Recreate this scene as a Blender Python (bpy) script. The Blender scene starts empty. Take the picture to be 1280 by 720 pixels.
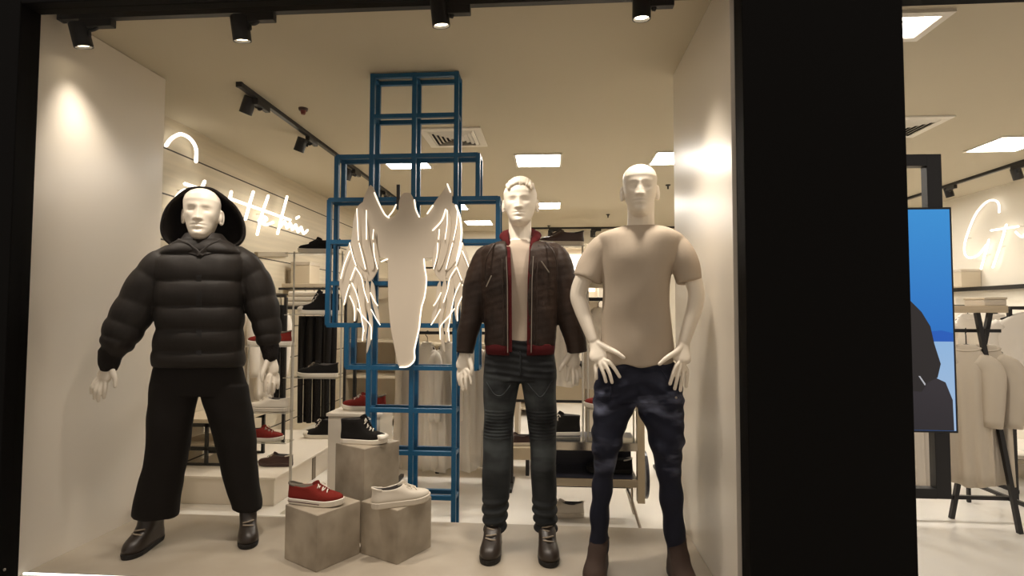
import bpy, bmesh, math, random
import numpy as np
from mathutils import Vector, Matrix

random.seed(7)
rng = np.random.default_rng(7)
SC = bpy.context.scene
COL = SC.collection
PI = math.pi

# ------------------------------------------------------------------ camera
FPX = 700.0
YAW, PITCH, ROLL = [math.radians(a) for a in (4.156, 2.54, 0.179)]
CAMZ = 1.36
CAM = np.array([0.0, 0.0, CAMZ])


def _rot():
    cy, sy = math.cos(YAW), math.sin(YAW)
    cp, sp = math.cos(PITCH), math.sin(PITCH)
    cr, sr = math.cos(ROLL), math.sin(ROLL)
    fwd = np.array([-sy * cp, cy * cp, sp])
    right = np.array([cy, sy, 0.0])
    up = np.cross(right, fwd)
    return np.array([cr * right + sr * up, -(-sr * right + cr * up), fwd])


RM = _rot()


def ray(x, y):
    return RM.T @ np.array([(x - 640) / FPX, (y - 360) / FPX, 1.0])


def at(x, y, Y):
    """a measured point of the photograph on the vertical plane at depth Y"""
    d = ray(x, y)
    return CAM + d * (Y / d[1])


def at_x(x, y, X):
    d = ray(x, y)
    return CAM + d * (X / d[0])


cam_d = bpy.data.cameras.new('camera')
cam_d.sensor_fit = 'HORIZONTAL'
cam_d.sensor_width = 36
cam_d.lens = FPX / 1280 * 36
cam_d.clip_start = 0.05
cam_o = bpy.data.objects.new('camera', cam_d)
COL.objects.link(cam_o)
M = Matrix([[RM[0][i], -RM[1][i], -RM[2][i]] for i in range(3)]).to_4x4()
M.translation = Vector(CAM)
cam_o.matrix_world = M
SC.camera = cam_o

SC.view_settings.view_transform = 'Standard'
SC.view_settings.look = 'None'
SC.view_settings.gamma = 1
SC.view_settings.exposure = 0.0
SC.view_settings.use_curve_mapping = False
try:
    SC.cycles.use_denoising = True
    SC.cycles.max_bounces = 8
    SC.cycles.transparent_max_bounces = 16
    SC.cycles.sample_clamp_indirect = 4
    SC.cycles.caustics_reflective = False
    SC.cycles.caustics_refractive = False
except Exception:
    pass


# ------------------------------------------------------------------ materials
def lin(c):
    return tuple(((v / 255) / 12.92 if v / 255 <= 0.04045 else ((v / 255 + 0.055) / 1.055) ** 2.4) for v in c[:3]) + (1,)


MATS = {}


def mat(name, rgb, rough=0.6, metal=0.0, var=0.0, scale=8.0, bump=0.0, bscale=60.0, spec=0.5, rgb2=None, stretch=(1, 1, 1), sheen=0.0, coords='Object'):
    """principled material; var mixes towards rgb2 by noise, bump adds a grain"""
    if name in MATS:
        return MATS[name]
    m = bpy.data.materials.new(name)
    m.use_nodes = True
    nt = m.node_tree
    b = nt.nodes['Principled BSDF']
    b.inputs['Base Color'].default_value = lin(rgb)
    b.inputs['Roughness'].default_value = rough
    b.inputs['Metallic'].default_value = metal
    b.inputs['Specular IOR Level'].default_value = spec
    if sheen:
        b.inputs['Sheen Weight'].default_value = sheen
    if var or bump:
        tc = nt.nodes.new('ShaderNodeTexCoord')
        mp = nt.nodes.new('ShaderNodeMapping')
        mp.inputs['Scale'].default_value = stretch
        nt.links.new(tc.outputs[coords], mp.inputs['Vector'])
    if var:
        n = nt.nodes.new('ShaderNodeTexNoise')
        n.inputs['Scale'].default_value = scale
        n.inputs['Detail'].default_value = 5
        nt.links.new(mp.outputs[0], n.inputs['Vector'])
        r = nt.nodes.new('ShaderNodeMapRange')
        r.inputs['From Min'].default_value = 0.35
        r.inputs['From Max'].default_value = 0.68
        r.inputs['To Max'].default_value = var
        nt.links.new(n.outputs['Fac'], r.inputs['Value'])
        mx = nt.nodes.new('ShaderNodeMix')
        mx.data_type = 'RGBA'
        mx.inputs[6].default_value = lin(rgb)
        mx.inputs[7].default_value = lin(rgb2 or [v * 0.6 for v in rgb])
        nt.links.new(r.outputs[0], mx.inputs[0])
        nt.links.new(mx.outputs[2], b.inputs['Base Color'])
    if bump:
        n2 = nt.nodes.new('ShaderNodeTexNoise')
        n2.inputs['Scale'].default_value = bscale
        n2.inputs['Detail'].default_value = 4
        nt.links.new(mp.outputs[0], n2.inputs['Vector'])
        bp = nt.nodes.new('ShaderNodeBump')
        bp.inputs['Strength'].default_value = bump
        bp.inputs['Distance'].default_value = 0.01
        nt.links.new(n2.outputs['Fac'], bp.inputs['Height'])
        nt.links.new(bp.outputs[0], b.inputs['Normal'])
    MATS[name] = m
    return m


def emit(name, rgb, strength):
    if name in MATS:
        return MATS[name]
    m = bpy.data.materials.new(name)
    m.use_nodes = True
    b = m.node_tree.nodes['Principled BSDF']
    b.inputs['Base Color'].default_value = lin(rgb)
    b.inputs['Emission Color'].default_value = lin(rgb)
    b.inputs['Emission Strength'].default_value = strength
    MATS[name] = m
    return m


def clear(name, tint, refl, rough=0.0):
    """thin clear sheet: transparent with a fresnel-like reflection"""
    if name in MATS:
        return MATS[name]
    m = bpy.data.materials.new(name)
    m.use_nodes = True
    nt = m.node_tree
    nt.nodes.remove(nt.nodes['Principled BSDF'])
    tr = nt.nodes.new('ShaderNodeBsdfTransparent')
    tr.inputs[0].default_value = lin(tint)
    gl = nt.nodes.new('ShaderNodeBsdfGlossy')
    gl.inputs['Roughness'].default_value = rough
    lw = nt.nodes.new('ShaderNodeLayerWeight')
    lw.inputs['Blend'].default_value = 0.5
    pw = nt.nodes.new('ShaderNodeMath')
    pw.operation = 'POWER'
    pw.inputs[1].default_value = 5
    nt.links.new(lw.outputs['Facing'], pw.inputs[0])
    mr = nt.nodes.new('ShaderNodeMapRange')
    mr.inputs['To Min'].default_value = refl
    mr.inputs['To Max'].default_value = 1.0
    nt.links.new(pw.outputs[0], mr.inputs['Value'])
    mx = nt.nodes.new('ShaderNodeMixShader')
    nt.links.new(mr.outputs[0], mx.inputs[0])
    nt.links.new(tr.outputs[0], mx.inputs[1])
    nt.links.new(gl.outputs[0], mx.inputs[2])
    nt.links.new(mx.outputs[0], nt.nodes['Material Output'].inputs[0])
    MATS[name] = m
    return m


# ------------------------------------------------------------------ mesh building
class MB:
    def __init__(self):
        self.v, self.f = [], []

    def add(self, verts, faces):
        o = len(self.v)
        self.v += [tuple(map(float, p)) for p in verts]
        self.f += [tuple(i + o for i in f) for f in faces]
        return self

    def box(self, x0, x1, y0, y1, z0, z1):
        v = [(x, y, z) for z in (z0, z1) for y in (y0, y1) for x in (x0, x1)]
        return self.add(v, [(0, 2, 3, 1), (4, 5, 7, 6), (0, 1, 5, 4), (2, 6, 7, 3), (0, 4, 6, 2), (1, 3, 7, 5)])

    def bar(self, p, q, w, h=None, up=(0, 0, 1)):
        """square-section bar from p to q"""
        h = h or w
        p, q = np.array(p, float), np.array(q, float)
        d = q - p
        d /= np.linalg.norm(d)
        u = np.array(up, float)
        if abs(d @ u) > 0.98:
            u = np.array([0, 1.0, 0])
        s = np.cross(d, u)
        s /= np.linalg.norm(s)
        t = np.cross(s, d)
        v = [c + s * a * w / 2 + t * b * h / 2 for c in (p, q) for a, b in ((-1, -1), (1, -1), (1, 1), (-1, 1))]
        return self.add(v, [(0, 1, 2, 3), (7, 6, 5, 4), (0, 4, 5, 1), (1, 5, 6, 2), (2, 6, 7, 3), (3, 7, 4, 0)])

    def rings(self, rings, closed=True):
        n = len(rings[0])
        v = [p for r in rings for p in r]
        f = []
        for i in range(len(rings) - 1):
            for j in range(n):
                k = (j + 1) % n
                f.append((i * n + j, i * n + k, (i + 1) * n + k, (i + 1) * n + j))
        if closed:
            f.append(tuple(range(n))[::-1])
            f.append(tuple((len(rings) - 1) * n + j for j in range(n)))
        return self.add(v, f)

    def tube(self, pts, rad, seg=10, sub=0, cap=True):
        """round tube along pts, rad a number, a list, or a list of pairs (rx, ry)"""
        P = np.array(pts, float)
        Rr = np.array([(r if np.ndim(r) else (r, r)) for r in (rad if np.ndim(rad) else [rad] * len(P))], float)
        if sub:
            P, Rr = catmull(P, sub), catmull(Rr, sub)
        T = np.gradient(P, axis=0)
        T /= np.linalg.norm(T, axis=1)[:, None] + 1e-12
        u = np.array([0, 1.0, 0]) if abs(T[0][1]) < 0.9 else np.array([1.0, 0, 0])
        R_ = []
        for i in range(len(P)):
            u = u - T[i] * (u @ T[i])
            u /= np.linalg.norm(u)
            w = np.cross(T[i], u)
            R_.append((P[i], w, u, T[i], Rr[i]))
        out = []

        def ring(c, w, u, rx, ry):
            return [c + w * rx * math.cos(a) + u * ry * math.sin(a) for a in np.linspace(0, 2 * PI, seg, endpoint=False)]
        if cap:
            c, w, u, t, r = R_[0]
            for k in (0.35, 0.75):
                out.append(ring(c - t * min(r) * math.sqrt(1 - k * k), w, u, r[0] * k, r[1] * k))
        for c, w, u, t, r in R_:
            out.append(ring(c, w, u, r[0], r[1]))
        if cap:
            c, w, u, t, r = R_[-1]
            for k in (0.75, 0.35):
                out.append(ring(c + t * min(r) * math.sqrt(1 - k * k), w, u, r[0] * k, r[1] * k))
        return self.rings(out)

    def ell(self, c, r, seg=24, ns=14, rot=None):
        c = np.array(c, float)
        rg = []
        for i in range(1, ns):
            a = -PI / 2 + PI * i / ns
            rr = []
            for b in np.linspace(0, 2 * PI, seg, endpoint=False):
                p = np.array([r[0] * math.cos(a) * math.cos(b), r[1] * math.cos(a) * math.sin(b), r[2] * math.sin(a)])
                rr.append(c + (rot @ p if rot is not None else p))
            rg.append(rr)
        return self.rings(rg)

    def cyl(self, p, q, r, seg=20, r2=None):
        p, q = np.array(p, float), np.array(q, float)
        d = (q - p) / np.linalg.norm(q - p)
        u = np.cross(d, [0, 1.0, 0] if abs(d[1]) < 0.9 else [1.0, 0, 0])
        u /= np.linalg.norm(u)
        w = np.cross(d, u)
        an = np.linspace(0, 2 * PI, seg, endpoint=False)
        return self.rings([[c + (u * math.cos(a) + w * math.sin(a)) * rr for a in an] for c, rr in ((p, r), (q, r2 if r2 is not None else r))])

    def prism(self, poly, off):
        """flat outline poly (3-D points) given thickness along the vector off"""
        n = len(poly)
        off = np.array(off, float)
        v = [np.array(p, float) for p in poly] + [np.array(p, float) + off for p in poly]
        f = [tuple(range(n))[::-1], tuple(range(n, 2 * n))]
        for i in range(n):
            j = (i + 1) % n
            f.append((i, j, n + j, n + i))
        return self.add(v, f)

    def mesh(self, name='m'):
        me = bpy.data.meshes.new(name)
        me.from_pydata(self.v, [], self.f)
        bm = bmesh.new()
        bm.from_mesh(me)
        bmesh.ops.recalc_face_normals(bm, faces=bm.faces)
        bm.to_mesh(me)
        bm.free()
        return me

    def build(self, name, m, parent=None, smooth=False, bevel=0.0, local=False, angle=None):
        me = self.mesh(name)
        return link(name, me, m, parent, smooth, bevel, local)


def link(name, me, m, parent=None, smooth=False, bevel=0.0, local=False):
    if parent is not None and not local:
        off = Vector(parent['_o']) if '_o' in parent else Vector((0, 0, 0))
        me.transform(Matrix.Translation(-off))
    if smooth:
        me.polygons.foreach_set('use_smooth', [True] * len(me.polygons))
    me.materials.clear()
    me.materials.append(m)
    o = bpy.data.objects.new(name, me)
    COL.objects.link(o)
    if parent is not None:
        o.parent = parent
        if '_o' in parent:
            o['_o'] = list(parent['_o'])
    if bevel:
        b = o.modifiers.new('bevel', 'BEVEL')
        b.width = bevel
        b.segments = 2
        b.limit_method = 'ANGLE'
    return o


def catmull(P, sub):
    P = np.array(P, float)
    Q = np.vstack([2 * P[0] - P[1], P, 2 * P[-1] - P[-2]])
    out = []
    for i in range(1, len(Q) - 2):
        p0, p1, p2, p3 = Q[i - 1], Q[i], Q[i + 1], Q[i + 2]
        for t in np.linspace(0, 1, sub, endpoint=False):
            out.append(0.5 * (2 * p1 + (p2 - p0) * t + (2 * p0 - 5 * p1 + 4 * p2 - p3) * t * t + (3 * p1 - p0 - 3 * p2 + p3) * t ** 3))
    out.append(Q[-2])
    return np.array(out)


def fuse(mb, voxel, smooth=3, disp=None):
    """one continuous skin over everything in mb; disp(v, n) -> new v shapes folds into it"""
    me = mb.mesh()
    o = bpy.data.objects.new('tmp', me)
    COL.objects.link(o)
    r = o.modifiers.new('r', 'REMESH')
    r.mode = 'VOXEL'
    r.voxel_size = voxel
    if smooth:
        s = o.modifiers.new('s', 'SMOOTH')
        s.factor = 0.5
        s.iterations = smooth
    dg = bpy.context.evaluated_depsgraph_get()
    res = bpy.data.meshes.new_from_object(o.evaluated_get(dg))
    bpy.data.objects.remove(o)
    bpy.data.meshes.remove(me)
    if disp:
        n = len(res.vertices)
        v = np.empty(n * 3)
        nn = np.empty(n * 3)
        res.vertices.foreach_get('co', v)
        res.vertex_normals.foreach_get('vector', nn)
        v = disp(v.reshape(-1, 3), nn.reshape(-1, 3))
        res.vertices.foreach_set('co', v.ravel())
        res.update()
    return res


# ------------------------------------------------------------------ naming
def tag(o, label, cat, group=None):
    o['label'] = label
    o['category'] = cat
    if group:
        o['group'] = group
    return o


def thing(name, label, cat, loc=(0, 0, 0), rotz=0.0, group=None, world=True):
    """an Empty at the thing's base; world=True: its parts are written in world coordinates"""
    o = bpy.data.objects.new(name, None)
    o.empty_display_size = 0.05
    COL.objects.link(o)
    o.location = tuple(map(float, loc))
    o.rotation_euler = (0, 0, rotz)
    if world:
        o['_o'] = [float(c) for c in loc]
    return tag(o, label, cat, group)


def struct(name, mb, m, bevel=0.0):
    o = mb.build(name, m, None, bevel=bevel)
    o['kind'] = 'structure'
    return o


def copy_tree(o, parent=None):
    c = o.copy()
    COL.objects.link(c)
    if parent is not None:
        c.parent = parent
    for ch in list(o.children):
        copy_tree(ch, c)
    return c


def fnoise(v, s, seed=0):
    """cheap smooth noise from summed sines"""
    r = np.random.default_rng(seed)
    out = np.zeros(len(v))
    for k in range(7):
        d = r.normal(size=3)
        d /= np.linalg.norm(d)
        out += np.sin(v @ d * s * r.uniform(0.6, 1.7) + r.uniform(0, 6.28))
    return out / 4.0
# ================================================================== THE ROOM
CEIL = 2.83
PL = 0.15          # display platform height
WX0, WX1 = -2.44, 0.742      # inner faces of the window's side panels
m_ceil = mat('ceiling_paint', (192, 182, 160), 0.9, var=0.25, scale=1.2, rgb2=(187, 176, 154))
m_floor = mat('floor_tile_gloss', (234, 229, 220), 0.22, var=0.4, scale=2.0, rgb2=(226, 219, 208))
m_lam = mat('white_laminate', (230, 222, 209), 0.28, var=0.25, scale=1.5, rgb2=(226, 217, 203))
m_plat = mat('stone_platform', (180, 169, 153), 0.5, var=0.7, scale=3.5, rgb2=(158, 146, 128), bump=0.05, bscale=25)
m_black = mat('black_facade', (11, 9, 7), 0.7, spec=0.1)
m_wallp = mat('store_wall_paint', (230, 222, 206), 0.85)
m_dark = mat('black_metal', (24, 21, 19), 0.45)


def plank_mat(name, rgb, groove, offset, axis):
    """long boards with a dark shadow gap every `groove` metres and streaky wood grain"""
    m = bpy.data.materials.new(name)
    m.use_nodes = True
    nt = m.node_tree
    b = nt.nodes['Principled BSDF']
    b.inputs['Roughness'].default_value = 0.6
    tc = nt.nodes.new('ShaderNodeTexCoord')
    sx = nt.nodes.new('ShaderNodeSeparateXYZ')
    nt.links.new(tc.outputs['Object'], sx.inputs[0])
    md = nt.nodes.new('ShaderNodeMath')
    md.operation = 'ADD'
    md.inputs[1].default_value = -offset + groove * 20
    nt.links.new(sx.outputs[2], md.inputs[0])
    mo = nt.nodes.new('ShaderNodeMath')
    mo.operation = 'MODULO'
    mo.inputs[1].default_value = groove
    nt.links.new(md.outputs[0], mo.inputs[0])
    lt = nt.nodes.new('ShaderNodeMath')
    lt.operation = 'LESS_THAN'
    lt.inputs[1].default_value = 0.012
    nt.links.new(mo.outputs[0], lt.inputs[0])
    mp = nt.nodes.new('ShaderNodeMapping')
    mp.inputs['Scale'].default_value = (1, 1, 22) if axis == 'y' else (1, 1, 22)
    nt.links.new(tc.outputs['Object'], mp.inputs[0])
    n = nt.nodes.new('ShaderNodeTexNoise')
    n.inputs['Scale'].default_value = 1.3
    n.inputs['Detail'].default_value = 6
    nt.links.new(mp.outputs[0], n.inputs['Vector'])
    mx = nt.nodes.new('ShaderNodeMix')
    mx.data_type = 'RGBA'
    mx.inputs[6].default_value = lin([v * 0.9 for v in rgb])
    mx.inputs[7].default_value = lin([min(255, v * 1.07) for v in rgb])
    nt.links.new(n.outputs['Fac'], mx.inputs[0])
    m2 = nt.nodes.new('ShaderNodeMix')
    m2.data_type = 'RGBA'
    nt.links.new(lt.outputs[0], m2.inputs[0])
    nt.links.new(mx.outputs[2], m2.inputs[6])
    m2.inputs[7].default_value = lin((50, 40, 30))
    nt.links.new(m2.outputs[2], b.inputs['Base Color'])
    return m


m_plank = plank_mat('pale_wood_planks', (206, 194, 170), 0.345, 1.892, 'y')
struct('floor', MB().box(-3.0, 5.2, 2.26, 10.1, -0.1, 0), m_floor)
struct('ceiling', MB().box(-3.0, 5.2, 2.36, 10.1, CEIL, CEIL + 0.1), m_ceil)
struct('wall_left', MB().box(-3.0, -2.9, 2.36, 10.1, 0, CEIL), m_plank)
struct('wall_right', MB().box(5.1, 5.2, 2.36, 10.1, 0, CEIL), m_wallp)
struct('wall_back', MB().box(-2.9, 5.1, 10.0, 10.1, 0, CEIL), m_wallp)
# the two white return panels of the show window
struct('wall_window_left', MB().box(WX0 - 0.1, WX0, 2.36, 3.31, 0, CEIL - 0.004), m_lam)
struct('wall_window_right', MB().box(WX1, WX1 + 0.1, 2.36, 3.46, 0, CEIL - 0.004), m_lam)
struct('floor_platform', MB().box(WX0, WX1, 2.34, 3.265, 0, PL), m_plat, bevel=0.006)
# black shop front: one wall with two openings
fw = MB()
fw.box(-4.5, -2.33, 2.24, 2.34, 0, 3.6)
fw.box(-2.33, 5.4, 2.24, 2.34, 2.712, 3.6)
fw.box(0.752, 1.363, 2.24, 2.34, 0, 2.712)
fw.box(1.363, 5.4, 2.24, 2.34, 2.612, 2.712)
fw.box(-2.33, 0.752, 2.24, 2.34, 0, 0.12)
struct('wall_front', fw, m_black, bevel=0.004)
m_glass = clear('window_glass', (252, 251, 249), 0.002)
g = struct('window_1', MB().box(-2.33, 0.752, 2.288, 2.294, 0.12, 2.712), m_glass)
# the mall the camera stands in
m_mall = mat('mall_floor_tile', (238, 230, 218), 0.35, var=0.4, scale=1.5)
struct('floor_mall', MB().box(-20, 20, -30, 2.24, -0.1, 0), m_mall)

# dim light of the mall
w = bpy.data.worlds.new('world')
SC.world = w
w.use_nodes = True
bg = w.node_tree.nodes['Background']
bg.inputs[0].default_value = lin((255, 244, 234))
bg.inputs[1].default_value = 0.55


# ------------------------------------------------------------------ ceiling fittings
m_trimw = mat('white_trim', (228, 222, 210), 0.5)
m_panel = emit('light_panel', (255, 250, 243), 44.0)
m_lens = emit('spot_lens', (255, 238, 205), 14.0)


def ceil_panel(x, y, label, w=0.41):
    t = thing('ceiling_light_panel', label, 'ceiling light', (x, y, CEIL), group='square light panels in the ceiling')
    h = w / 2
    fr = MB()
    for a in (-1, 1):
        fr.box(x - h - 0.02, x + h + 0.02, y + a * h - (0.02 if a < 0 else 0), y + a * h + (0.02 if a > 0 else 0), CEIL - 0.012, CEIL)
        fr.box(x + a * h - (0.02 if a < 0 else 0), x + a * h + (0.02 if a > 0 else 0), y - h, y + h, CEIL - 0.012, CEIL)
    fr.build('frame', m_trimw, t)
    MB().box(x - h, x + h, y - h, y + h, CEIL - 0.006, CEIL).build('diffuser', m_panel, t)
    return t


ceil_panel(-1.43, 5.33, 'square light panel in the ceiling behind the tall blue lattice')
ceil_panel(-0.137, 5.33, 'square light panel in the ceiling above the leather-jacket mannequin, nearer of two there')
ceil_panel(1.16, 5.33, 'square light panel in the ceiling cut by the edge of the right white window panel')
ceil_panel(2.5, 5.2, 'square light panel in the ceiling hidden behind the black pillar')
ceil_panel(3.92, 5.06, 'wide light panel in the ceiling above the right-hand rack and glowing script')
ceil_panel(-0.11, 7.6, 'small far light panel beside the head of the leather-jacket mannequin')
ceil_panel(-1.4, 7.6, 'far light panel seen through the blue lattice, nearer of two there')
ceil_panel(-1.2, 9.0, 'farthest light panel seen through the blue lattice')
ceil_panel(2.4, 7.6, 'far light panel in the ceiling behind the black pillar')
ceil_panel(3.9, 7.6, 'far light panel in the ceiling near the right wall')

# small square recessed downlight of four cells by the pillar
t = thing('recessed_downlight', 'small bright square downlight at the top beside the black pillar', 'ceiling light', (1.79, 2.93, CEIL))
d = MB()
for a in (-1, 1):
    d.box(1.64, 1.94, 2.93 + a * 0.13 - 0.02, 2.93 + a * 0.13 + 0.02, CEIL - 0.015, CEIL)
    d.box(1.79 + a * 0.13 - 0.02, 1.79 + a * 0.13 + 0.02, 2.82, 3.04, CEIL - 0.015, CEIL)
d.build('frame', m_trimw, t)
m_cell = emit('downlight_cell', (255, 246, 230), 6.0)
for ix in range(3):
    for iy in range(3):
        MB().box(1.686 + ix * 0.074, 1.746 + ix * 0.074, 2.826 + iy * 0.074, 2.886 + iy * 0.074, CEIL - 0.008, CEIL).build('light_cell', m_cell, t)

L = bpy.data.lights.new('beam', 'SPOT')
L.energy = 90
L.color = tuple(lin((255, 246, 234))[:3])
L.spot_size = math.radians(120)
L.spot_blend = 1.0
L.shadow_soft_size = 0.1
lo = bpy.data.objects.new('beam', L)
COL.objects.link(lo)
lo.parent = t
lo.location = (0, 0, -0.05)
lo.rotation_euler = Vector((0.55, 0.75, -1.0)).to_track_quat('-Z', 'Y').to_euler()


def diffuser(x, y, label):
    t = thing('ceiling_air_diffuser', label, 'air vent', (x, y, CEIL), group='air vents in the ceiling')
    MB().box(x - 0.2, x + 0.2, y - 0.2, y + 0.2, CEIL - 0.004, CEIL).build('dark_cavity', mat('vent_cavity', (40, 35, 30), 0.9), t)
    fr = MB()
    h = 0.25
    for a in (-1, 1):
        fr.box(x - h, x + h, min(y + a * h, y + a * 0.19), max(y + a * h, y + a * 0.19), CEIL - 0.014, CEIL)
        fr.box(min(x + a * h, x + a * 0.19), max(x + a * h, x + a * 0.19), y - 0.19, y + 0.19, CEIL - 0.014, CEIL)
    fr.build('frame', m_trimw, t, bevel=0.003)
    for k in range(5):
        r0 = 0.186 - k * 0.034
        lv = MB()
        out = [(x - r0, y - r0), (x + r0, y - r0), (x + r0, y + r0), (x - r0, y + r0)]
        r1 = r0 - 0.024
        inn = [(x - r1, y - r1), (x + r1, y - r1), (x + r1, y + r1), (x - r1, y + r1)]
        vv = [(a, b, CEIL - 0.010) for a, b in out] + [(a, b, CEIL - 0.026) for a, b in inn]
        vv += [(a, b, z + 0.003) for a, b, z in vv]
        ff = []
        for i in range(4):
            j = (i + 1) % 4
            ff += [(i, j, 4 + j, 4 + i), (8 + i, 8 + j, 12 + j, 12 + i), (i, j, 8 + j, 8 + i), (4 + i, 4 + j, 12 + j, 12 + i)]
        lv.add(vv, ff).build('louvre', m_trimw, t)
    return t


diffuser(-0.82, 4.58, 'square white louvred air vent beside the top of the blue lattice')
diffuser(2.72, 4.55, 'square white louvred air vent at the pillar edge on the right')

t = thing('smoke_detector', 'small dark red smoke detector on the ceiling beside the left spotlight track', 'smoke detector', (-1.795, 3.86, CEIL))
MB().cyl((-1.795, 3.86, CEIL), (-1.795, 3.86, CEIL - 0.018), 0.034, 20, 0.03).build('base', mat('detector_dark', (70, 48, 40), 0.5), t, smooth=False)
MB().cyl((-1.795, 3.86, CEIL - 0.018), (-1.795, 3.86, CEIL - 0.045), 0.021, 16, 0.014).build('sensor', mat('detector_red', (120, 55, 45), 0.5), t)
for (px, py, Y, lab) in ((835, 231, 6.0, 'tiny black ceiling sprinkler right of the bald white mannequin'), (760, 268, 8.0, 'tiny dark ceiling sprinkler left of the bald mannequin'), (686, 282, 9.3, 'tiny ceiling sprinkler above the far spotlight rail')):
    d_ = ray(px, py)
    p = CAM + d_ * ((CEIL - CAMZ) / d_[2])
    t = thing('ceiling_sprinkler', lab, 'sprinkler', p, group='ceiling sprinklers')
    MB().cyl(p, p - np.array([0, 0, 0.012]), 0.03, 14, 0.026).build('collar', m_dark, t)
    MB().cyl(p - np.array([0, 0, 0.012]), p - np.array([0, 0, 0.05]), 0.010, 10).build('nozzle', m_dark, t)


# ------------------------------------------------------------------ spotlights
def rail(name, p, q, label):
    t = thing(name, label, 'light track', p)
    MB().bar(p, q, 0.034, 0.03).build('rail', m_dark, t)
    d = (np.array(q, float) - p) / np.linalg.norm(np.array(q, float) - p)
    for e, s in ((p, -1), (q, 1)):
        e = np.array(e, float)
        MB().bar(e + d * s * 0.001, e + d * s * 0.02, 0.04, 0.034).build('end_cap', m_dark, t)
    return t


def spotlight(px, label, along, aim, top=CEIL - 0.03, power=40, size=50, warm=(255, 244, 231), r=0.042, ln=0.115, adapter=(0, 0), lens=True, blend=1.0, group='black track spotlights'):
    """px: the centre of the head; along: direction of the track"""
    c = np.array(px, float)
    a = np.array([c[0] + adapter[0], c[1] + adapter[1], top])
    t = thing('track_spotlight', label, 'spotlight', a, group=group)
    al = np.array(along, float)
    al /= np.linalg.norm(al)
    MB().bar(a - al * 0.085 + [0, 0, -0.02], a + al * 0.085 + [0, 0, -0.02], 0.036, 0.04).build('adapter', m_dark, t, bevel=0.003)
    d = np.array(aim, float) - c
    d /= np.linalg.norm(d)
    hub = np.array([a[0], a[1], top - 0.04])
    sd = np.array([a[0] - c[0], a[1] - c[1], 0])
    n = np.linalg.norm(sd)
    sd = sd / n if n > 1e-4 else np.array([1, 0, 0])
    arm = MB()
    j = c + sd * (r + 0.006) - d * 0.01
    arm.tube([hub, hub * 0.5 + np.array([j[0], j[1], hub[2]]) * 0.5 + [0, 0, -0.01], j + [0, 0, 0.01], j - [0, 0, 0.012]], 0.009, 8, sub=3)
    arm.build('arm', m_dark, t, smooth=True)
    hd = MB()
    u = np.cross(d, [0.3, 0.8, 0.1])
    u /= np.linalg.norm(u)
    w_ = np.cross(d, u)
    an = np.linspace(0, 2 * PI, 28, endpoint=False)

    def rg(s, rr):
        return [c + d * s + (u * math.cos(q) + w_ * math.sin(q)) * rr for q in an]
    hl = ln / 2
    hd.rings([rg(-hl, r * 0.55), rg(-hl, r * 0.94), rg(-hl + 0.006, r), rg(hl, r), rg(hl, r * 0.86), rg(hl - 0.018, r * 0.82), rg(hl - 0.02, r * 0.3)])
    h = hd.build('head', m_dark, t)
    MB().rings([rg(hl - 0.017, r * 0.81), rg(hl - 0.012, r * 0.8)]).build('lens', m_lens if lens else m_dark, h)
    if power:
        L = bpy.data.lights.new('beam', 'SPOT')
        L.energy = power
        L.color = tuple(lin(warm)[:3])
        L.spot_size = math.radians(size)
        L.spot_blend = blend
        L.shadow_soft_size = 0.06
        lo = bpy.data.objects.new('beam', L)
        COL.objects.link(lo)
        lo.parent = t
        p = c + d * (hl + 0.03)
        lo.location = tuple(p - np.array(t['_o']))
        lo.rotation_euler = Vector(d).to_track_quat('-Z', 'Y').to_euler()
    return t


WY = 2.55
rail('ceiling_track', (WX0 + 0.02, WY, CEIL - 0.015), (WX1 - 0.02, WY, CEIL - 0.015), 'black spotlight track along the top edge of the show window')
h1, h2, h3, h4 = at(101, 44, WY), at(301, 36, WY), at(550, 17, WY), at(802, 8, WY)
GW = 'black spotlights over the show window'
spotlight(h1, 'black spotlight at the upper left corner over the white side panel', (1, 0, 0), h1 + [0.2, 0.5, -1.9], power=45, size=85, adapter=(0.085, 0), group=GW)
spotlight(h2, 'black spotlight in the window ceiling, second from the left side panel', (1, 0, 0), h2 + [0.10, 0.5, -2.2], power=75, size=85, adapter=(0.085, 0), group=GW)
spotlight(h3, 'black spotlight in the window ceiling above the blue lattice', (1, 0, 0), h3 + [0.2, 0.35, -2.2], power=95, size=85, adapter=(0.06, 0), group=GW)
spotlight(h4, 'black spotlight in the window ceiling above the bald mannequin', (1, 0, 0), h4 + [0.0, 0.22, -2.2], power=90, size=85, adapter=(0.06, 0), group=GW)

rail('ceiling_track', (-2.0, 3.4, CEIL - 0.015), (-2.0, 7.4, CEIL - 0.015), 'black spotlight track running back along the left side of the shop ceiling')
G2 = 'black spotlights on the left track'
for px, py, lab in ((310, 132, 'black spotlight at the near end of the left ceiling track'), (376, 181, 'second black spotlight along the left ceiling track'), (435, 218, 'black spotlight on the left track seen beside the blue lattice shoulder'), (474, 241, 'far black spotlight on the left track inside the blue lattice')):
    c = at_x(px, py, -2.07)
    spotlight(c, lab, (0, 1, 0), c + [-0.5, 0.12, -1.3], power=26, size=70, adapter=(0.07, 0.05), group=G2)
rail('ceiling_track', (4.47, 4.6, CEIL - 0.015), (4.47, 8.0, CEIL - 0.015), 'black spotlight track slanting across the ceiling at the right')
for px, py, lab in ((1186, 240, 'black spotlight on the right track beside the screen frame'), (1271, 217, 'black spotlight on the right track at the right border')):
    c = at_x(px, py, 4.50)
    spotlight(c, lab, (0, 1, 0), c + [0.4, 0.1, -1.2], power=13, size=75, adapter=(-0.03, -0.07), group='black spotlights on the right track')
rail('ceiling_track', (-0.4, 9.6, CEIL - 0.015), (2.2, 9.6, CEIL - 0.015), 'black spotlight track across the far end of the shop ceiling')
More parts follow.
